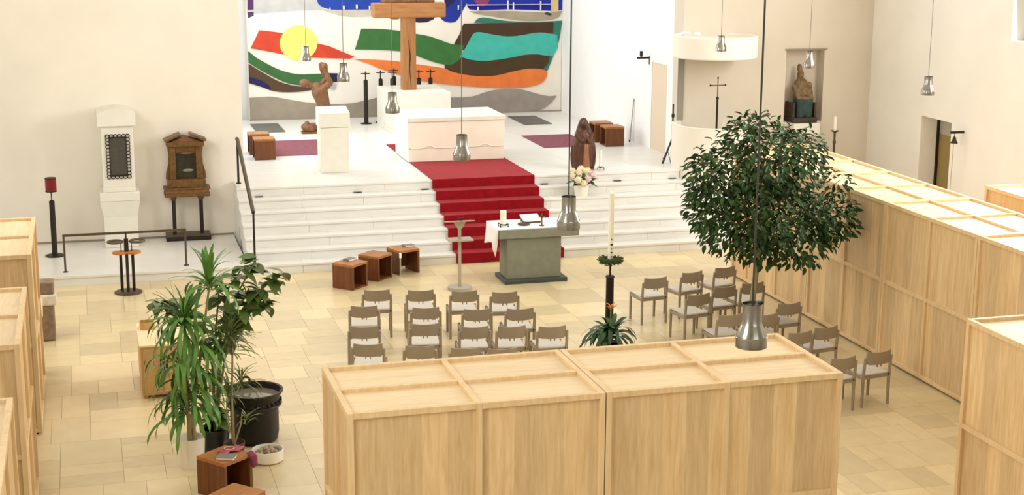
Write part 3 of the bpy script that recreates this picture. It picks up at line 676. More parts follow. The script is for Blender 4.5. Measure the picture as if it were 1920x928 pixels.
# kneeling wooden figure
t = thing('kneeling_statue', 'brown wooden kneeling figure with raised arms before the mural', 'statue', (5.35, 36.0, ZP))
sculpt('figure', [((.22, 0, .155), (.18, 0, .42), .15, .15), ((.20, 0, .13), (-.22, .02, .14), .12, .11), ((-.20, -.06, .13), (-.34, -.06, .14), .11, .09), ((-.20, .06, .13), (-.34, .06, .14), .11, .09),
    ((-.34, -.06, .14), (-.30, -.06, .25), .08, .06), ((.17, 0, .42), (.12, 0, .68), .19, .155), ((.12, 0, .68), (.03, 0, .98), .155, .20), ((.0, 0, 1.0), (-.02, -.02, 1.1), .17, .13),
    ((-.08, -.02, 1.10), (-.22, -.02, 1.17), .07, .07), ((-.33, -.02, 1.20), .105, (1.2, .9, .95)), ((-.40, -.02, 1.24), .05, (1, 1, .8)),
    ((.08, -.1, 1.04), (.26, -.12, 1.20), .095, .08), ((.26, -.12, 1.20), (.18, -.1, 1.44), .08, .06), ((.17, -.1, 1.44), (.14, -.1, 1.60), .055, .085), ((.13, -.1, 1.60), (.07, -.1, 1.66), .07, .045),
    ((.05, .12, 1.04), (.20, .13, 1.28), .075, .06), ((.20, .13, 1.28), (.10, .12, 1.50), .055, .045), ((.10, .12, 1.50), (.07, .12, 1.62), .05, .04)], carved, t, voxel=.016)
MB().box(-.42, -.05, -.14, .16, 0, .05).build('plinth', carved, t, bev=.01)

# madonna on the platform edge
t = thing('madonna_statue', 'dark brown wooden madonna in a wide cloak on the platform edge', 'statue', (9.86, 29.55, ZP))
def cloak(b):
    prof = [(.20, 0), (.23, .12), (.245, .30), (.23, .50), (.19, .65), (.14, .76), (.09, .82)]
    vs = []; fs = []; seg = 40
    for r, z in prof:
        for k in range(seg):
            a = 2*PI*k/seg; f = 1+.10*math.sin(a*9)*(1-z/1.1); vs.append((r*1.08*f*math.cos(a), r*.72*f*math.sin(a), z))
    for i in range(len(prof)-1):
        for k in range(seg): fs.append((i*seg+k, i*seg+(k+1) % seg, (i+1)*seg+(k+1) % seg, (i+1)*seg+k))
    fs += [tuple(range(seg-1, -1, -1)), tuple((len(prof)-1)*seg+k for k in range(seg))]
    b.add(vs, fs)
sculpt('figure', [((0, -.02, .80), (0, -.02, .90), .06, .055), ((0, -.065, .945), .078, (.82, .9, 1.15)), ((0, -.145, .94), .018, (.8, 1, 1.4)), ((0, .03, .955), .10, (.95, .8, 1.15)), ((-.07, .02, .94), (-.12, .0, .76), .045, .06), ((.07, .02, .94), (.12, .0, .76), .045, .06), ((-.15, -.03, .72), (-.07, -.15, .60), .06, .045), ((.15, -.03, .72), (.07, -.15, .60), .06, .045), ((-.06, -.16, .60), (.0, -.17, .70), .04, .03), ((.06, -.16, .60), (.0, -.17, .70), .04, .03),
    ((-.05, -.15, .05), (-.04, -.13, .55), .05, .035), ((.05, -.16, .05), (.04, -.13, .55), .05, .035)], carved_dark, t, voxel=.010, smooth=2, extra=cloak)
sculpt('gown', [((-.03, -.175, .04), (-.02, -.15, .52), .05, .03), ((.04, -.18, .04), (.03, -.15, .52), .045, .03)], mat('carved_light_wood', (150, 96, 58), .45, var=.2, scale=14), t, voxel=.014)
MB().lathe([(.21, -.0), (.21, .03)], seg=24).build('plinth', carved_dark, t)

# hydrangeas in a white pot on the second step
t = thing('flower_pot', 'white pot of cream and pink hydrangeas on the steps', 'potted flowers', (9.48, 28.51, 5*R)); t.scale = (1.15, 1.15, 1.15)
MB().lathe([(.11, 0), (.135, .18), (.14, .20), (.125, .20), (.12, .17)], seg=24).build('pot', pot_white, t, smooth=True)
MB().lathe([(.12, .165), (.12, .175)], seg=20).build('earth', soil, t)
cream_f = mat('cream_petals', (246, 232, 196), .8, island=.15); pink_f = mat('pink_petals', (236, 204, 206), .8, island=.15)
rf = random.Random(2)
lf = MB().add([(0,0,0),(.03,.05,.012),(0,.12,0),(-.03,.05,.012),(0,.055,-.004)], [(0,1,4),(1,2,4),(2,3,4),(3,0,4)]).mesh('leaf'); lf.materials.append(leaf_dark)
for k in range(46):
    a = rf.uniform(0, 2*PI); rr = rf.uniform(.03, .16); link('leaf', lf, t, (rr*math.cos(a), rr*math.sin(a), rf.uniform(.2, .34)), (rf.uniform(-.5, .9), rf.uniform(-.4, .4), a-PI/2), (1.3, 1.3, 1))
for k, (x, y, z, pk) in enumerate([(-.18,-.06,.37,0),(-.08,-.10,.43,0),(.05,-.08,.44,0),(-.11,-.17,.31,0),(.06,-.18,.32,1),(.17,-.09,.36,1),(.0,.04,.46,0),(-.02,-.2,.25,0),(.13,.05,.42,0),(-.14,.07,.42,0)]):
    hb = MB()
    for q in range(70):
        u = Vector((rf.gauss(0,1), rf.gauss(0,1), rf.gauss(0,1)+.3)).normalized(); p = Vector((x, y, z)) + u*.062
        s1 = u.orthogonal().normalized()*.014; s2 = u.cross(s1).normalized()*.014
        hb.add([p+s1, p+s2, p-s1, p-s2, p+u*.006], [(0,1,4),(1,2,4),(2,3,4),(3,0,4)])
    hb.ball((x, y, z), .056, 10, 6)
    hb.build('bloom', pink_f if pk else cream_f, t)
t = thing('altar_candle', 'single white candle on a black holder beside the madonna', 'candle', (10.17, 29.35, ZP))
MB().lathe([(.028, .07), (.028, .42)], seg=14).build('wax', wax, t); MB().tube([(0,0,.42),(0,0,.44)], .003, 5).build('wick', iron, t)
for a in (0, 2.1, 4.2): MB().tube([(0,0,.07), (.07*math.cos(a), .07*math.sin(a), .05), (.08*math.cos(a), .08*math.sin(a), 0)], .008, 6).build('holder_leg', iron, t)
MB().lathe([(.035, .05), (.04, .075)], seg=14).build('holder_cup', iron, t)

# folded stand near the doorway
t = thing('folded_stand', 'dark folded stand leaning on the platform by the doorway', 'stand', (11.80, 29.80, ZP))
b = MB(); b.add([(-.11,-.015,.0),(-.07,-.015,.0),(.13,-.015,.52),(.10,-.015,.52),(-.11,.015,.0),(-.07,.015,.0),(.13,.015,.52),(.10,.015,.52)], [(0,1,2,3),(7,6,5,4),(0,4,5,1),(1,5,6,2),(2,6,7,3),(3,7,4,0)])
b.build('board', mat('dark_blue_metal', (46, 44, 58), .5), t); MB().tube([(.02, 0, .28), (.12, .06, .0)], .007, 6).build('support_leg', iron, t)
MB().tube([(-.09, -.02, .12), (-.04, -.02, .1)], .012, 6).build('clip', iron, t)

# handrail
t = thing('handrail', 'dark metal handrail at the left end of the steps', 'handrail', (0, 0, 0))
MB().tube([(2.79, 29.55, ZP), (2.79, 29.55, ZP+.88)], .022, 10).build('post', iron, t, smooth=True)
MB().lathe([(.05, 0), (.05, .015)], (2.79, 29.55, ZP), 16).build('foot_plate', iron, t)
MB().tube([(2.81, 27.17, R), (2.81, 27.17, R+.95)], .020, 10).build('post', iron, t, smooth=True)
MB().tube([(2.79, 29.62, ZP+.87), (2.79, 29.5, ZP+.88), (2.81, 27.17, R+.95)], .036, 10).build('grip', bronze, t, smooth=True)

# ------------------------------------------------------------------ pulpit
t = thing('pulpit', 'round white pulpit with a drum-shaped canopy at the chancel corner', 'pulpit', (12.60, 29.28, 0))
MB().lathe([(.84, 0), (.84, 2.08), (.85, 2.14), (.74, 2.14), (.74, 1.4)], seg=64, cap=False).build('basket', plaster_warm, t, smooth=True)
MB().lathe([(.74, 1.38), (.74, 1.40)], seg=48).build('pulpit_floor', plaster_white, t)
MB().lathe([(.86, 3.53), (.88, 3.55), (.88, 3.96), (.86, 3.98), (.82, 3.98), (.80, 3.93)], seg=64).build('canopy', plaster_warm, t, smooth=True)
struct(MB().box(12.02, 12.16, YF-.02, YF+.0, 2.15, 3.5).build('door_3', mat('painted_shade_grey', (150, 144, 132), .8)), 'narrow pulpit door slot in painted shade grey beside the apse wall')  # guessed door slot, shade under the canopy put into its grey
t = thing('microphone', 'small black microphone arm beside the pulpit', 'microphone', (11.93, 29.82, 2.14))
MB().tube([(0, 0, 0), (0, 0, .36)], .018, 8).build('stem', iron, t); MB().lathe([(.03, .08), (.035, .12), (.03, .16)], seg=10).build('clamp', iron, t)
t = thing('canopy_ornament', 'small pale ornament lying on top of the pulpit canopy', 'ornament', (11.95, 29.3, 3.98))
MB().tube([(-.12, 0, .03), (-.02, -.04, .08), (.08, -.05, .04)], .025, 8).build('curl', plaster_white, t, smooth=True); MB().ball((.22, -.1, .04), .05, 10, 6, (1.6, 1, .7)).build('pebble', plaster_white, t, smooth=True)
t = thing('processional_cross', 'thin dark processional cross rising from the white pulpit', 'cross', (12.53, 28.9, 1.402))
MB().lathe([(.15, 0), (.15, .03), (.04, .06)], seg=20).build('foot', iron, t, smooth=True)
MB().tube([(0, 0, .03), (0, 0, 1.31)], .024, 8).build('pole', iron, t)
MB().ball((0, 0, 1.315), .034, 10, 6).build('knob', iron, t, smooth=True)
MB().tube([(0, 0, 1.3), (0, 0, 1.735)], .012, 8).build('upright', bronze, t); MB().tube([(-.165, 0, 1.585), (.165, 0, 1.585)], .012, 8).build('crossbar', bronze, t)
for p in ((0, 0, 1.735), (-.165, 0, 1.585), (.165, 0, 1.585)): MB().ball(p, .022, 8, 6).build('end_knob', iron, t, smooth=True)

# bracket candle and slim rod on the apse wall
t = thing('wall_bracket', 'black bracket with a candle stub on the white apse wall', 'candle bracket', (12.2, 32.0, 3.27))
MB().box(-.30, 0, -.012, .012, -.02, .02).build('arm', iron, t); MB().lathe([(.03, .03), (.035, .05), (.035, .15)], (-.2, 0, 0), 10).build('stub', iron, t)
MB().tube([(-.2, 0, 0), (-.2, 0, .05)], .01, 6).build('pin', iron, t); MB().box(-.01, 0, -.02, .02, -.15, .03).build('wall_plate', bronze, t)
t = thing('wall_rod', 'slim grey rod leaning on the white apse wall', 'rod', (12.14, 32.9, ZP))
MB().tube([(-.04, 0, 0), (.045, 0, 1.0)], .014, 8).build('shaft', mat('grey_paint', (170, 164, 156), .6), t); MB().lathe([(.02, 0), (.02, .04)], (-.04, 0, 0), 8).build('tip', iron, t)

# niche madonna
t = thing('niche_statue', 'painted seated madonna with child in the wall niche', 'statue', (14.93, 29.92, 2.055))
sculpt('robe', [((0, -.06, .24), (0, -.05, .42), .21, .20), ((-.1, -.16, .12), (-.1, -.18, .42), .09, .09), ((.1, -.16, .12), (.1, -.18, .42), .09, .09), ((-.12, -.06, .12), (.12, -.06, .12), .1, .1)], mat('teal_robe', (36, 62, 62), .6, var=.3, scale=12), t, voxel=.016)
sculpt('body', [((0, -.02, .42), (-.02, 0, .78), .19, .15), ((-.02, 0, .8), (-.04, 0, .92), .10, .07), ((-.05, -.02, 1.0), .085, (.85, .95, 1.15)), ((-.05, .02, 1.1), (-.06, .02, 1.17), .06, .05), ((.13, -.14, .48), (.12, -.12, .68), .09, .07), ((.12, -.12, .77), .065, (.9, .95, 1.1)), ((-.18, -.02, .72), (-.14, -.18, .5), .065, .05), ((-.14, -.18, .5), (.05, -.22, .5), .05, .04), ((.06, -.02, .75), (.17, -.02, .6), .06, .07)], mat('painted_wood', (118, 92, 58), .55, var=.4, scale=14, bump=.2), t, voxel=.011, smooth=2)
MB().box(-.29, .27, -.27, .2, -.02, .08).build('seat_block', mat('niche_dark_wood', (62, 44, 34), .6), t, bev=.01)
for x in (-.28, .22): MB().box(x, x+.05, -.2, .2, .08, .40).build('throne_side', MATS['niche_dark_wood'], t, bev=.01)
t = thing('niche_shelf', 'white stone shelf below the niche statue', 'shelf', (14.98, 29.72, 1.78))
MB().box(-.36, .26, -.14, .125, .0, .245).build('block', stone_white, t, bev=.01); MB().box(-.34, .24, -.12, .125, -.03, .0).build('ledge', stone_white, t)
t = thing('niche_lintel', 'thin grey ledge above the statue niche', 'ledge', (14.95, YF-.01, 3.6))
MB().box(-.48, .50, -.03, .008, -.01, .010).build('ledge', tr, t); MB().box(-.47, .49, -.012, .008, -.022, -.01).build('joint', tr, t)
t = thing('tall_candlestick', 'tall candlestick with white candle near the right corner', 'candlestick', (15.45, 29.3, 0))
MB().lathe([(.15, 0), (.14, .04), (.04, .08), (.03, .5), (.045, .55), (.028, .6), (.028, 1.2), (.04, 1.25), (.025, 1.3), (.025, 1.6), (.04, 1.64), (.022, 1.7), (.025, 1.85), (.08, 1.88), (.08, 1.90)], seg=14).build('shaft', bronze, t, smooth=True)
MB().lathe([(.035, 1.90), (.033, 2.2)], seg=12).build('candle', wax, t)
# bell by the right door
t = thing('wall_bell', 'small dark bell on a black wall bracket beside the right doorway', 'bell', (16.53, 26.05, 2.28))
MB().box(-.29, 0, -.02, .02, -.02, .025).build('arm', iron, t); MB().tube([(-.20, 0, -.02), (-.20, 0, -.08)], .008, 6).build('hanger', iron, t)
MB().lathe([(.015, -.08), (.03, -.10), (.04, -.15), (.075, -.21), (.07, -.21)], (-.2, 0, 0), 16).build('bell_body', iron, t, smooth=True)
MB().tube([(-.21, 0, -.2), (-.215, 0, -.7), (-.22, 0, -1.15)], .008, 6).build('pull_cord', mat('cord_beige', (190, 174, 140), .8), t)
MB().tube([(-.22, 0, -1.15), (-.22, 0, -1.28)], [.02, .012], 8).build('tassel', iron, t)

# ------------------------------------------------------------------ grey stone altar and lectern
t = thing('stone_altar', 'grey stone altar table at the foot of the steps', 'altar', (7.56, 25.55, 0))
MB().box(-.58, .58, -.37, .33, 0, .075).build('base_plate', grey_stone_dark, t, bev=.012)
MB().box(-.52, .48, -.28, .24, .075, .82).build('pedestal', grey_stone, t, bev=.008)
MB().box(-.68, .80, -.34, .52, .82, .98).build('table_slab', grey_stone, t, bev=.008)
t = thing('altar_cloth', 'white linen cloth on the grey stone altar', 'cloth', (7.56, 25.55, 0))
MB().box(-.69, .78, -.30, .53, .981, .987).build('top_sheet', linen, t)
b = MB(); yy = [-.30, -.16, 0.02, .2, .36, .53]; bot = [.50, .62, .70, .66, .62, .58]
vs = []
for i, y in enumerate(yy):
    for k in range(6):
        f = k/5; vs.append((-.692 - .05*f*f*(1+.4*math.sin(i*2.1)), y + .02*f*math.sin(i*3), .986 + (bot[i]-.986)*f))
b.add(vs, [(i*6+k, i*6+k+1, (i+1)*6+k+1, (i+1)*6+k) for i in range(5) for k in range(5)])
o = b.build('hanging_side', linen, t, smooth=True); o.modifiers.new('s', 'SOLIDIFY').thickness = .004
t = thing('altar_candle', 'stout white candle in a four-legged black holder on the stone altar', 'candle', (7.03, 25.50, .988))
MB().lathe([(.055, .05), (.055, .29)], seg=18).build('wax', wax, t); MB().tube([(0, 0, .29), (0, 0, .305)], .003, 5).build('wick', iron, t)
for a in range(4): q = PI/4+a*PI/2; MB().tube([(.02*math.cos(q), .02*math.sin(q), .03), (.10*math.cos(q), .10*math.sin(q), .06), (.10*math.cos(q), .10*math.sin(q), 0)], .012, 6).build('holder_leg', iron, t)
MB().lathe([(.06, .035), (.06, .052)], seg=16).build('holder_plate', iron, t)
t = thing('missal_stand', 'white open book on a low stand on the stone altar', 'book', (7.62, 25.78, .988), .08)
MB().prismx([(-.12, .0), (.12, .0), (.12, .10), (-.12, .03)], -.15, .15).build('stand', bronze, t)
MB().prismx([(-.12, .032), (.12, .102), (.12, .125), (-.12, .055)], -.17, .17).build('pages', paper, t)
t = thing('altar_dish', 'dark shallow dish beside the book on the stone altar', 'dish', (7.43, 25.56, .988)); MB().lathe([(.05, 0), (.11, .015), (.115, .022), (.04, .012)], seg=20).build('bowl', iron, t, smooth=True); MB().lathe([(.05, .012), (.05, .018)], seg=14).build('content', mat('wine_red', (96, 40, 40), .6), t)
t = thing('altar_crucifix', 'small brown standing crucifix on the stone altar', 'crucifix', (7.72, 25.42, .988))
MB().lathe([(.05, 0), (.045, .012), (.012, .02)], seg=14).build('foot', carved_dark, t); MB().box(-.011, .011, -.008, .008, .01, .22).build('upright', carved, t); MB().box(-.06, .06, -.008, .008, .15, .172).build('crossbar', carved, t)
grey_steel = mat('grey_steel', (178, 170, 152), .4, metal=.3)
t = thing('lectern', 'slim grey metal lectern with round foot before the red steps', 'lectern', (6.13, 25.08, 0))
MB().lathe([(.21, 0), (.21, .05), (.2, .06)], seg=32).build('foot', mat('foot_grey', (168, 160, 142), .5), t, smooth=True)
MB().box(-.024, .024, -.024, .024, .06, 1.12).build('column', grey_steel, t, bev=.004)
MB().add([(-.03,-.03,1.08),(.03,-.03,1.08),(.03,.03,1.08),(-.03,.03,1.08),(-.10,-.06,1.21),(.10,-.06,1.21),(.10,.06,1.185),(-.10,.06,1.185)], [(0,3,2,1),(4,5,6,7),(0,1,5,4),(1,2,6,5),(2,3,7,6),(3,0,4,7)]).build('bracket', grey_steel, t)
MB().prismx([(-.17, 1.235), (.17, 1.17), (.17, 1.19), (-.17, 1.255)], -.235, .235).build('desk', grey_steel, t, bev=.004)
MB().box(-.22, .22, -.14, .14, .88, .905).build('shelf', grey_steel, t, bev=.004)
MB().tube([(.0, -.1, 1.22), (.02, -.1, 1.28)], .01, 6).build('microphone_socket', iron, t)
MB().tube([(-.02, .05, 1.25), (.03, .0, 1.27), (.06, -.03, 1.265)], .009, 6).build('reading_lamp', iron, t)

# standing white candle among the stools
t = thing('standing_candle', 'thin white rod candle in front of the stool near the lectern', 'candle', (5.32, 26.28, 0))
MB().lathe([(.03, 0), (.028, .02), (.014, .03), (.014, .34)], seg=12).build('stick', grey_steel, t, smooth=True); MB().lathe([(.022, .34), (.022, .42), (.01, .43)], seg=12).build('tip', linen, t, smooth=True)

# paschal candle
t = thing('paschal_candle', 'tall white paschal candle on a dark iron stand with wreath', 'candle', (7.30, 20.55, 0))
MB().lathe([(.2, 0), (.2, .025), (.07, .05)], seg=24).build('foot', iron, t, smooth=True)
MB().lathe([(.062, .04), (.058, 1.20), (.07, 1.22), (.06, 1.24)], seg=16).build('column', iron, t, smooth=True)
MB().tube([(0, 0, 1.22), (0, 0, 1.46)], .016, 8).build('neck', iron, t)
MB().lathe([(.05, 1.44), (.1, 1.455), (.1, 1.47)], seg=16).build('tray', iron, t)
MB().lathe([(.040, 1.46), (.040, 2.47), (.02, 2.49)], seg=18).build('wax', wax, t, smooth=True)
wr = MB(); rr_ = random.Random(8)
for k in range(420):
    a = rr_.uniform(0, 2*PI); b_ = rr_.uniform(0, 2*PI); p = Vector(((.135+.045*math.cos(b_))*math.cos(a), (.135+.045*math.cos(b_))*math.sin(a), 1.47+.04*math.sin(b_)))
    u = Vector((rr_.gauss(0,1), rr_.gauss(0,1), rr_.gauss(0,1))).normalized()*.035; v = u.orthogonal().normalized()*.012
    wr.add([p-u*.2, p+u*.4+v, p+u, p+u*.4-v], [(0,1,2,3)])
wr.torus((0, 0, 1.47), .135, .036, 24, 8).build('wreath', leaf_dark_i, t)
gold = mat('gold_mark', (150, 110, 60), .5)
for z, w_ in ((1.52, .02), (1.58, .03), (1.64, .02), (1.70, .035), (1.78, .02)): MB().box(-w_/2, w_/2, -.042, -.036, z, z+.022).build('wax_mark', iron if w_ > .025 else gold, t)

# ------------------------------------------------------------------ left: aumbry, altarpiece, lamp, rail, candle stand
t = thing('aumbry_pillar', 'white stone pillar with grilled tabernacle niche at left wall', 'tabernacle', (.53, 29.18, R))
MB().box(-.31, .31, -.02, .67, 0, .60).build('lower_shaft', stone_white, t, bev=.008)
MB().add([(-.31,-.02,.60),(.31,-.02,.60),(.31,.67,.60),(-.31,.67,.60),(-.365,-.07,.90),(.365,-.07,.90),(.365,.67,.90),(-.365,.67,.90)], [(0,3,2,1),(4,5,6,7),(0,1,5,4),(1,2,6,5),(2,3,7,6),(3,0,4,7)]).build('flare', stone_white, t)
MB().box(-.365, .365, -.075, .67, .90, 1.07).build('shoulder', stone_white, t, bev=.012)
MB().box(-.30, .30, -.03, .67, 1.07, 1.16).build('neck', stone_white, t, bev=.01)
us = MB().box(-.29, .30, .0, .67, 1.16, 2.33).build('upper_shaft', stone_white, t, bev=.006)
MB().prism([(-.35, 2.32), (.35, 2.32), (.35, 2.56), (.2, 2.62), (.0, 2.645), (-.2, 2.62), (-.35, 2.56)], -.06, .67).build('head', stone_white, t, bev=.008)
MB().box(-.15, .17, -.006, .012, 1.36, 2.12).build('grille', mat('dark_grille', (70, 66, 56), .6, var=.3, scale=60), us)
rb = MB()
for i in range(6):
    for z in (1.36, 2.13): rb.torus((-.175+.37*i/5, -.015, z), .034, .0085, 12, 5, 'Y')
for j in range(1, 12):
    for x in (-.175, .195): rb.torus((x, -.015, 1.36+.77*j/12), .034, .0085, 12, 5, 'Y')
o = rb.build('ring_border', iron, us, smooth=True); o['kind'] = 'stuff'
t = thing('altarpiece', 'small gilded baroque altarpiece on two dark posts at the wall', 'altarpiece', (1.80, 29.62, R))
MB().box(-.43, .42, -.17, .2, .0, .07).build('base', iron, t, bev=.015); MB().box(-.43, .42, -.17, .2, .07, .12).build('base_top', bronze, t, bev=.015)
for x in (-.26, .26):
    MB().box(x-.035, x+.035, -.05, .03, .12, .80).build('post', iron, t, bev=.006); MB().lathe([(.045, .78), (.065, .84), (.07, .86)], (x, -.01, 0), 12).build('capital', gilt, t, smooth=True)
MB().box(-.43, .43, -.16, .2, .86, .93).build('shelf', gilt, t, bev=.01); MB().box(-.415, .415, -.15, .2, .93, 1.0).build('frieze', carved, t, bev=.008); MB().box(-.44, .44, -.17, .2, 1.0, 1.04).build('cornice', gilt, t, bev=.01)
MB().box(-.36, .36, -.12, .2, 1.04, 1.20).build('predella', gilt, t, bev=.01)
MB().box(-.19, .19, -.02, .1, 1.20, 1.70).build('painting', mat('dark_painting', (40, 36, 24), .3, var=.6, scale=7), t)
MB().ball((.04, -.02, 1.36), .09, 12, 8, (1.2, .06, .3)).build('painted_highlight', mat('pale_smudge', (130, 128, 110), .5, var=.4), t)
for s_ in (-1, 1):
    MB().box(s_*.25-.06, s_*.25+.06, -.09, .2, 1.20, 1.83).build('pilaster', gilt, t, bev=.012)
    MB().prism([(s_*.31, 1.20), (s_*.385, 1.20), (s_*.37, 1.32), (s_*.325, 1.48), (s_*.315, 1.66), (s_*.335, 1.83), (s_*.31, 1.83)][::s_], -.03, .12).build('scroll', gilt, t)
MB().box(-.19, .19, -.06, .2, 1.70, 1.83).build('lintel', gilt, t, bev=.008); MB().lathe([(.15, 0), (.13, .03)], (0, -.03, 1.70), 20).build('arch', gilt, t)
MB().box(-.355, .355, -.12, .2, 1.83, 1.93).build('entablature', gilt, t, bev=.01)
for s_ in (-1, 1): MB().prism([(s_*.38, 1.93), (s_*.08, 2.06), (s_*.10, 2.09), (s_*.40, 1.965)][::s_], -.16, .2).build('pediment_side', gilt, t)
MB().prism([(-.28, 1.93), (.28, 1.93), (0, 2.03)], -.1, .2).build('tympanum', carved, t)
t = thing('sanctuary_lamp', 'red sanctuary lamp on a dark iron column at far left', 'lamp', (-.695, 28.72, R))
MB().lathe([(.17, 0), (.17, .018), (.05, .03)], seg=28).build('foot', iron, t, smooth=True); MB().lathe([(.05, .02), (.05, 1.03), (.03, 1.05)], seg=14).build('column', iron, t, smooth=True)
MB().tube([(0, 0, 1.04), (0, 0, 1.22)], .012, 8).build('rod', bronze, t); MB().lathe([(.1, 1.215), (.1, 1.46)], seg=24).build('red_shade', red_glass, t, smooth=True)
MB().lathe([(.104, 1.21), (.104, 1.225)], seg=24).build('rim', iron, t); MB().lathe([(.104, 1.455), (.104, 1.468)], seg=24).build('rim', iron, t)
t = thing('communion_rail', 'plain bronze railing before the white tabernacle pillar', 'railing', (.55, 27.34, R))
for x in (-1.05, 1.05): MB().tube([(x, 0, 0), (x, 0, .66)], .018, 8).build('post', bronze, t); MB().lathe([(.045, 0), (.045, .012)], (x, 0, 0), 14).build('foot_plate', bronze, t)
MB().box(-1.07, 1.07, -.02, .02, .64, .68).build('top_bar', bronze, t, bev=.004)
t = thing('votive_stand', 'three-legged dark candle stand with two round wooden trays', 'candle stand', (.54, 26.28, 0))
MB().lathe([(.235, 0), (.235, .022), (.22, .03)], seg=32).build('foot', bronze, t, smooth=True)
for x, y in ((-.10, .03), (0, -.04), (.10, .03)): MB().tube([(x, y, .03), (x, y, .69)], .026, 10).build('leg', iron, t, smooth=True)
tray = mat('honey_wood', (190, 116, 40), .45, var=.25, scale=9)
for x in (-.11, .11): MB().lathe([(.115, .69), (.13, .70), (.13, .725), (.115, .73)], (x, .0, 0), 24).build('tray', tray, t, smooth=True); MB().torus((x*1.65, 0, .905), .12, .022, 24, 8).build('ring', bronze, t, smooth=True); MB().tube([(x*.8, 0, .73), (x*.8, 0, .9)], .008, 6).build('rod', iron, t)
MB().lathe([(.038, .73), (.038, .95)], seg=12).build('core', iron, t); MB().tube([(0, 0, .95), (0, 0, 1.07)], .014, 8).build('spike', iron, t)

# stone fragments and prayer desk behind the left boxes
t = thing('stone_stack', 'stack of old stone blocks behind the left oak boxes', 'stone blocks', (-.86, 23.6, 0))
stA = mat('brown_stone', (140, 118, 98), .85, var=.25, scale=10, bump=.3); stB = mat('pale_stone', (222, 214, 196), .85, var=.12, scale=10, bump=.2)
MB().box(-.22, .23, -.12, .22, 0, .56).build('column_drum', stA, t, bev=.03); MB().box(-.24, .27, -.14, .24, .56, .73).build('pale_block', stB, t, bev=.03); MB().box(-.2, .24, -.1, .2, .73, .92).build('top_block', stA, t, bev=.02)
t = thing('prayer_desk', 'narrow oak prayer desk with pale sloping top behind left boxes', 'prayer desk', (-.74, 21.8, 0))
MB().box(-.34, -.02, -.06, .1, 0, .84).build('body', oak, t, bev=.006); MB().prismx([(-.09, .84), (.24, 1.02), (.24, 1.05), (-.09, .87)], -.36, .0).build('sloping_top', cab_top, t, bev=.004)

# ------------------------------------------------------------------ left foreground: cabinet, plants, cauldron
t = thing('low_cabinet', 'low light-topped wooden cabinet behind the green plants', 'cabinet', (.53, 20.22, 0))
MB().box(0, .58, 0, 1.15, .05, .73).build('body', cab_wood, t, bev=.004); MB().box(-.015, .595, -.015, 1.165, .73, .755).build('worktop', cab_top, t, bev=.003)
for x, hx in ((.03, .25), (.29, .30)):
    dr = MB().box(x, x+.25, -.012, .0, .08, .70).build('door', cab_wood, t, bev=.003); MB().box(hx, hx+.012, -.03, -.012, .34, .56).build('handle', iron, dr)
for x, y in ((.05, .05), (.53, .05), (.05, 1.1), (.53, 1.1)): MB().box(x-.025, x+.025, y-.025, y+.025, 0, .05).build('foot', cab_wood, t)
t = thing('wooden_tray', 'small wooden box on the far end of the low cabinet', 'box', (.66, 21.1, .755))
MB().box(-.1, .1, -.09, .09, 0, .012).build('bottom', cab_wood, t)
for x in (-.1, .088): MB().box(x, x+.012, -.09, .09, .012, .1).build('side', cab_wood, t)
for y in (-.09, .078): MB().box(-.088, .088, y, y+.012, .012, .1).build('side', cab_wood, t)
t = thing('desk_sign', 'small white paper tent standing on the low cabinet', 'paper sign', (.86, 20.5, .757)); MB().add([(-.09,-.04,0),(.09,-.04,0),(.09,.0,.12),(-.09,.0,.12),(-.09,.04,0),(.09,.04,0)], [(0,1,2,3),(3,2,5,4)]).build('sheet', paper, t)

def blade(n=5, w_=.02, droop=.5, L_=.5, up=1.0, fold=.004):
    """strap leaf along +Y, arching under its own weight"""
    vs = []; fs = []
    for i in range(n+1):
        u = i/n; ww = w_*(math.sin(PI*min(1, .15+.85*(1-u)))**.6 if u < 1 else .02) * (1 if u > .1 else .6)
        a = up - droop*u; y = 0; z = 0
        y = L_*sum(math.cos(up-droop*(j+.5)/n)/n for j in range(i)); z = L_*sum(math.sin(up-droop*(j+.5)/n)/n for j in range(i))
        vs += [(-ww, y, z+fold), (0, y, z), (ww, y, z+fold)]
    for i in range(n):
        for k in range(2): fs.append((i*3+k, i*3+k+1, (i+1)*3+k+1, (i+1)*3+k))
    return MB().add(vs, fs)
def crown(parent, c, meshes, count, rnd, smin=.8, smax=1.2, tilt=.35, up=None, a0=0, a1=2*PI):
    for k in range(count):
        link('leaf', rnd.choice(meshes), parent, (c[0]+rnd.uniform(-.015, .015), c[1]+rnd.uniform(-.015, .015), c[2]+rnd.uniform(-.06, .05)), (rnd.uniform(-tilt, tilt), rnd.uniform(-.25, .25), rnd.uniform(a0, a1)), (1, rnd.uniform(smin, smax), rnd.uniform(smin, smax)))
rp = random.Random(21)
def ms(b, name, m_): me = b.mesh(name); me.materials.append(m_); [setattr(p, 'use_smooth', True) for p in me.polygons]; return me
up_l = [ms(blade(6, .022, d, L_, u), 'leaf', leaf_green) for d, L_, u in ((.7, .48, 1.35), (1.3, .5, 1.1), (.9, .42, 1.45), (1.6, .5, .9))]
dr_l = [ms(blade(7, .024, d, L_, u), 'leaf', leaf_green) for d, L_, u in ((2.6, .62, .9), (2.4, .7, .6), (2.9, .66, 1.0), (2.1, .7, .35))]
t = thing('dragon_tree', 'tall green dragon tree with drooping strap leaves in white pot', 'potted plant', (1.0, 17.52, 0))
MB().lathe([(.135, 0), (.155, .30), (.16, .36), (.145, .36), (.14, .32)], seg=28).build('pot', pot_white, t, smooth=True); MB().lathe([(.142, .30), (.142, .318)], seg=24).build('earth', soil, t)
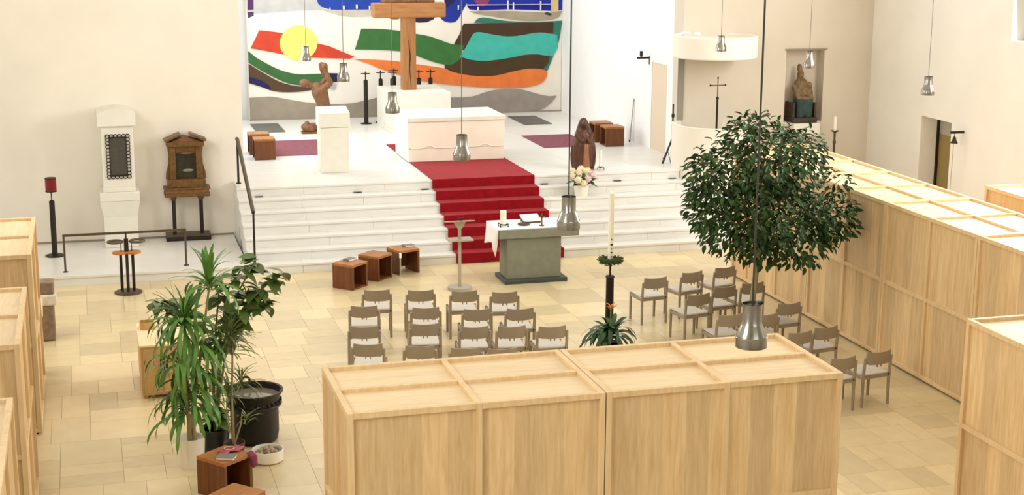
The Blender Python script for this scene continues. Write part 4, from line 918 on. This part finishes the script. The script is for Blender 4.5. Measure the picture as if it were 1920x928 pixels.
heads = [(-.03, 0, 1.78, 26), (.28, .03, 2.20, 20), (.08, -.05, 1.52, 18), (-.06, -.05, 1.32, 18), (.05, .02, 1.10, 18), (-.06, .0, .92, 16), (-.04, -.03, .74, 12)]
for hx, hy, hz, n in heads:
    MB().tube([(rp.uniform(-.05, .05), rp.uniform(-.05, .05), .3), (hx*.5, hy*.6, hz*.6), (hx, hy, hz)], [.022, .018, .012], 7).build('stem', bark, t, smooth=True)
    if hz > 1.7: crown(t, (hx, hy, hz), up_l, int(n*1.3), rp)
    crown(t, (hx, hy, hz-.06), dr_l, int(n*(.6 if hz > 2 else 1.5)), rp, .75, 1.1)
t = thing('rubber_plant', 'broad-leaved rubber plant rising behind the dragon tree', 'potted plant', (1.30, 17.85, 0))
MB().lathe([(.14, 0), (.18, .30), (.185, .34), (.165, .34), (.16, .30)], seg=28).build('pot', pot_black, t, smooth=True); MB().lathe([(.162, .28), (.162, .30)], seg=24).build('earth', soil, t)
bl = []
for w_, L_ in ((.068, .22), (.06, .19), (.078, .25)):
    vs = []; fs = []; n = 6
    for i in range(n+1):
        u = i/n; ww = w_*math.sin(PI*(.06+.94*u)**.8) if i < n else .001; z = -.06*u*u
        vs += [(-ww, L_*u, z+ww*.25), (0, L_*u, z), (ww, L_*u, z+ww*.25)]
    for i in range(n):
        for k in range(2): fs.append((i*3+k, i*3+k+1, i*3+k+4, i*3+k+3))
    bl.append(ms(MB().add(vs, fs), 'leaf', leaf_rubber))
branches = [[(0,0,.3),(.12,0,1.3),(.30,0,1.95),(.50,-.02,2.30),(.56,-.02,2.42)], [(0,0,.3),(.15,0,1.2),(.45,0,1.85),(.70,0,2.10),(.86,0,2.22)], [(0,0,.3),(.1,.02,1.3),(.32,.03,1.75),(.58,.03,1.85),(.66,.02,1.80)], [(0,0,.3),(0,0,1.2),(-.2,0,1.75),(-.45,0,1.92),(-.62,0,1.95)], [(0,0,.3),(.02,.05,1.2),(.1,.05,1.9),(.14,.05,2.2)], [(0,0,.3),(.14,-.05,1.2),(.34,-.08,1.9),(.55,-.08,2.05),(.62,-.08,2.0)], [(0,0,.3),(.1,-.03,1.4),(.22,-.1,2.1),(.40,-.1,2.35)]]
for br in branches:
    MB().tube(br, [.016, .013, .010, .007, .005][:len(br)], 6).build('branch', mat('green_stem', (132, 128, 78), .7), t, smooth=True)
    for i in range(1, len(br)):
        for q in range(10 if i >= 2 else 3):
            f = (q+rp.random())/9; p = [br[i-1][j]+(br[i][j]-br[i-1][j])*f for j in range(3)]
            link('leaf', rp.choice(bl), t, p, (rp.uniform(-.6, .5), rp.uniform(-.4, .4), rp.uniform(0, 2*PI)), (rp.uniform(.8, 1.15),)*3)
t = thing('spiky_dracaena', 'thin-stemmed spiky dracaena beside the black cauldron', 'potted plant', (1.50, 17.55, 0))
MB().lathe([(.10, 0), (.13, .24), (.118, .24), (.11, .2)], seg=24).build('pot', mat('brown_pot', (92, 70, 50), .5), t, smooth=True); MB().lathe([(.113, .2), (.113, .212)], seg=20).build('earth', soil, t)
sp = [ms(blade(5, .009, d, L_, u), 'leaf', mat('leaf_spiky', (122, 136, 76), .5, rnd=.35)) for d, L_, u in ((1.2, .36, 1.2), (1.5, .36, .7), (1.0, .34, .3), (1.3, .3, 1.45))]
MB().tube([(0, 0, .2), (-.01, 0, .8), (.02, 0, 1.4), (.0, 0, 1.56)], [.014, .013, .012, .01], 7).build('stem', bark, t, smooth=True)
MB().tube([(0, 0, .2), (.08, -.02, .45), (.10, -.03, .60)], [.012, .01, .008], 7).build('stem', bark, t, smooth=True); MB().tube([(0, 0, .2), (-.08, .03, .55), (-.06, .05, .8)], [.012, .01, .008], 7).build('stem', bark, t, smooth=True)
crown(t, (.0, 0, 1.55), sp, 60, rp); crown(t, (.0, 0, 1.38), sp, 40, rp); crown(t, (.10, -.03, .98), sp, 34, rp); crown(t, (-.06, .05, .82), sp, 34, rp); crown(t, (.14, -.06, .50), sp, 14, rp, .5, .8)
t = thing('cauldron', 'large blackened metal cauldron filled with water', 'cauldron', (1.82, 18.24, 0))
MB().lathe([(.25, 0), (.285, .03), (.30, .12), (.30, .42), (.325, .46), (.325, .50), (.315, .53), (.335, .60), (.365, .64), (.365, .655), (.335, .655), (.32, .60), (.31, .5)], seg=48, cap=False).build('body', cauldron_m, t, smooth=True); cb = bpy.data.objects[[c.name for c in t.children][-1]]
MB().lathe([(.25, 0), (.25, .02)], seg=32).build('bottom', cauldron_m, t)
MB().lathe([(.318, .575), (.318, .58)], seg=48).build('water', water_m, t)
MB().torus((0, 0, .48), .325, .02, 48, 8).build('moulding', cauldron_m, cb, smooth=True)
for a in range(28): q = 2*PI*a/28; MB().ball((.33*math.cos(q), .33*math.sin(q), .52), .018, 8, 5).build('boss', cauldron_m, cb, smooth=True)
for a in (1.75,): MB().torus((.35*math.cos(a), .35*math.sin(a), .67), .05, .016, 14, 6, 'Y').build('lug', cauldron_m, cb, smooth=True)
t = thing('stone_bowl', 'low white bowl filled with pebbles beside the cauldron', 'bowl', (1.885, 17.45, 0))
MB().lathe([(.165, 0), (.185, .02), (.19, .15), (.178, .15), (.172, .05)], seg=36, cap=False).build('bowl', pot_white, t, smooth=True); MB().lathe([(.17, .0), (.172, .09)], seg=30).build('fill', soil, t)
pm = MB().ball((0,0,0), 1, 8, 6).mesh('pebble'); pm.materials.append(pebble_m); [setattr(p, 'use_smooth', True) for p in pm.polygons]
for k in range(48):
    a = rp.uniform(0, 2*PI); r_ = .148*math.sqrt(rp.random()); s_ = rp.uniform(.02, .036)
    link('pebble', pm, t, (r_*math.cos(a), r_*math.sin(a), .105+(.06*(1-r_/.15))*rp.uniform(.4, 1.1)), (rp.random(), rp.random(), rp.uniform(0, 3)), (s_*1.25, s_, s_*.7))

# ------------------------------------------------------------------ bromeliad by the paschal candle
t = thing('bromeliad', 'dark green bromeliad with orange flower at the foot of the tall candle', 'potted plant', (7.17, 20.12, 0))
MB().lathe([(.13, 0), (.17, .28), (.175, .34), (.155, .34), (.15, .3)], seg=28).build('pot', mat('pink_clay', (168, 120, 96), .6), t, smooth=True); MB().lathe([(.152, .28), (.152, .30)], seg=24).build('earth', soil, t)
bm_ = [ms(blade(7, .034, d, L_, u), 'leaf', mat('leaf_bromeliad', (44, 82, 40), .35, rnd=.4)) for d, L_, u in ((2.2, .52, 1.15), (2.4, .46, .9), (1.5, .40, 1.4), (2.5, .56, 1.0))]
crown(t, (0, 0, .42), bm_, 54, rp, .85, 1.2, .2)
MB().tube([(0, 0, .3), (0, 0, .86)], .010, 6).build('flower_stalk', leaf_green, t)
of = ms(blade(3, .014, .8, .11, .9), 'petal', mat('orange_petal', (214, 126, 44), .5, rnd=.2))
for k in range(12): link('petal', of, t, (0, 0, .82+.006*k), (0, 0, k*2.4))

# ------------------------------------------------------------------ the ball-headed ficus
t = thing('ficus_tree', 'round-headed dark green ficus tree among the chairs at right', 'tree', (9.46, 20.3, 0))
MB().lathe([(.16, 0), (.19, .28), (.195, .32), (.18, .32), (.17, .28)], seg=32).build('pot', pot_white, t, smooth=True); MB().lathe([(.172, .27), (.172, .285)], seg=28).build('earth', soil, t)
MB().tube([(0, 0, .27), (.02, 0, .75), (.06, 0, 1.2), (.10, 0, 1.6), (.12, 0, 2.2)], [.05, .045, .042, .04, .03], 10).build('trunk', bark, t, smooth=True)
BL = [(9.42,3.01,.66), (8.92,2.72,.57), (9.12,2.07,.58), (9.80,2.90,.62), (9.62,2.29,.72), (10.12,1.93,.60), (10.64,2.08,.42), (9.58,1.76,.40), (10.16,3.06,.36), (10.72,2.58,.22), (8.72,2.27,.40), (8.60,2.86,.27), (10.45,2.05,.36), (8.52,2.5,.18), (10.98,2.2,.14), (9.2,3.4,.25)]
rl = random.Random(4)
for bx, bz, br in BL[:11]:
    MB().tube([(.11, 0, 1.6+rl.uniform(0, .4)), ((bx-9.42)*.55+.05, rl.uniform(-.1, .1), 1.7+(bz-1.7)*.5), (bx-9.42, rl.uniform(-.2, .2), bz)], [.022, .014, .006], 6).build('branch', bark, t, smooth=True)
vs0 = np.array([(0,0,0), (.024,.03,.008), (.030,.06,.009), (.018,.095,.004), (0,.125,-.016), (-.018,.095,.004), (-.030,.06,.009), (-.024,.03,.008), (0,.06,-.003)])
fs0 = [(0,1,8), (1,2,8), (2,3,8), (3,4,8), (4,5,8), (5,6,8), (6,7,8), (7,0,8)]
lm = MB().add(vs0, fs0).mesh('leaf'); lm.materials.append(leaf_dark)
tot = sum(b[2]**2 for b in BL); leaves = []
for bx, bz, br in BL:
    for k in range(int(4800*br*br/tot)):
        u = Vector((rl.gauss(0,1), rl.gauss(0,1), rl.gauss(0,1))).normalized(); rad = br*(rl.uniform(.72, 1.03) if rl.random() < .72 else rl.uniform(.3, .8))
        p = Vector((bx-9.42, 0, bz-.05)) + Vector((u.x*rad, u.y*rad*1.15, u.z*rad))
        p.x = min(p.x, 1.58)
        out = Vector((u.x, u.y, u.z*.5-.45)) + Vector((rl.gauss(0,.35), rl.gauss(0,.35), rl.gauss(0,.3)))
        out.normalize(); nrm = (u + Vector((0, 0, .8)) + Vector((rl.gauss(0,.35), rl.gauss(0,.35), rl.gauss(0,.35))))
        yv = out; xv = yv.cross(nrm).normalized(); zv = xv.cross(yv)
        sc_ = rl.uniform(.75, 1.2)
        M4 = Matrix((xv*sc_, yv*sc_, zv*sc_)).transposed().to_4x4(); M4.translation = p
        dist = (p + Vector((9.46, 20.3, 0)) - Vector((0, 0, 6.5))).length - (.4 if (u.y < 0 and rad > br*.8) else 0)
        leaves.append((dist, M4))
leaves.sort(key=lambda q: q[0])
for d_, M4 in leaves[:300]:
    o = bpy.data.objects.new('leaf', lm); C.objects.link(o); o.parent = t; o.matrix_basis = M4
fb = MB()
for d_, M4 in leaves[300:]:
    A = np.array(M4); q = vs0 @ A[:3, :3].T + A[:3, 3]; fb.add([tuple(r_) for r_ in q], fs0)
k = fb
me = bpy.data.meshes.new('foliage'); me.from_pydata(k.v, [], k.f); me.materials.append(leaf_dark_i)
o = bpy.data.objects.new('foliage', me); C.objects.link(o); o.parent = t; o['kind'] = 'stuff'
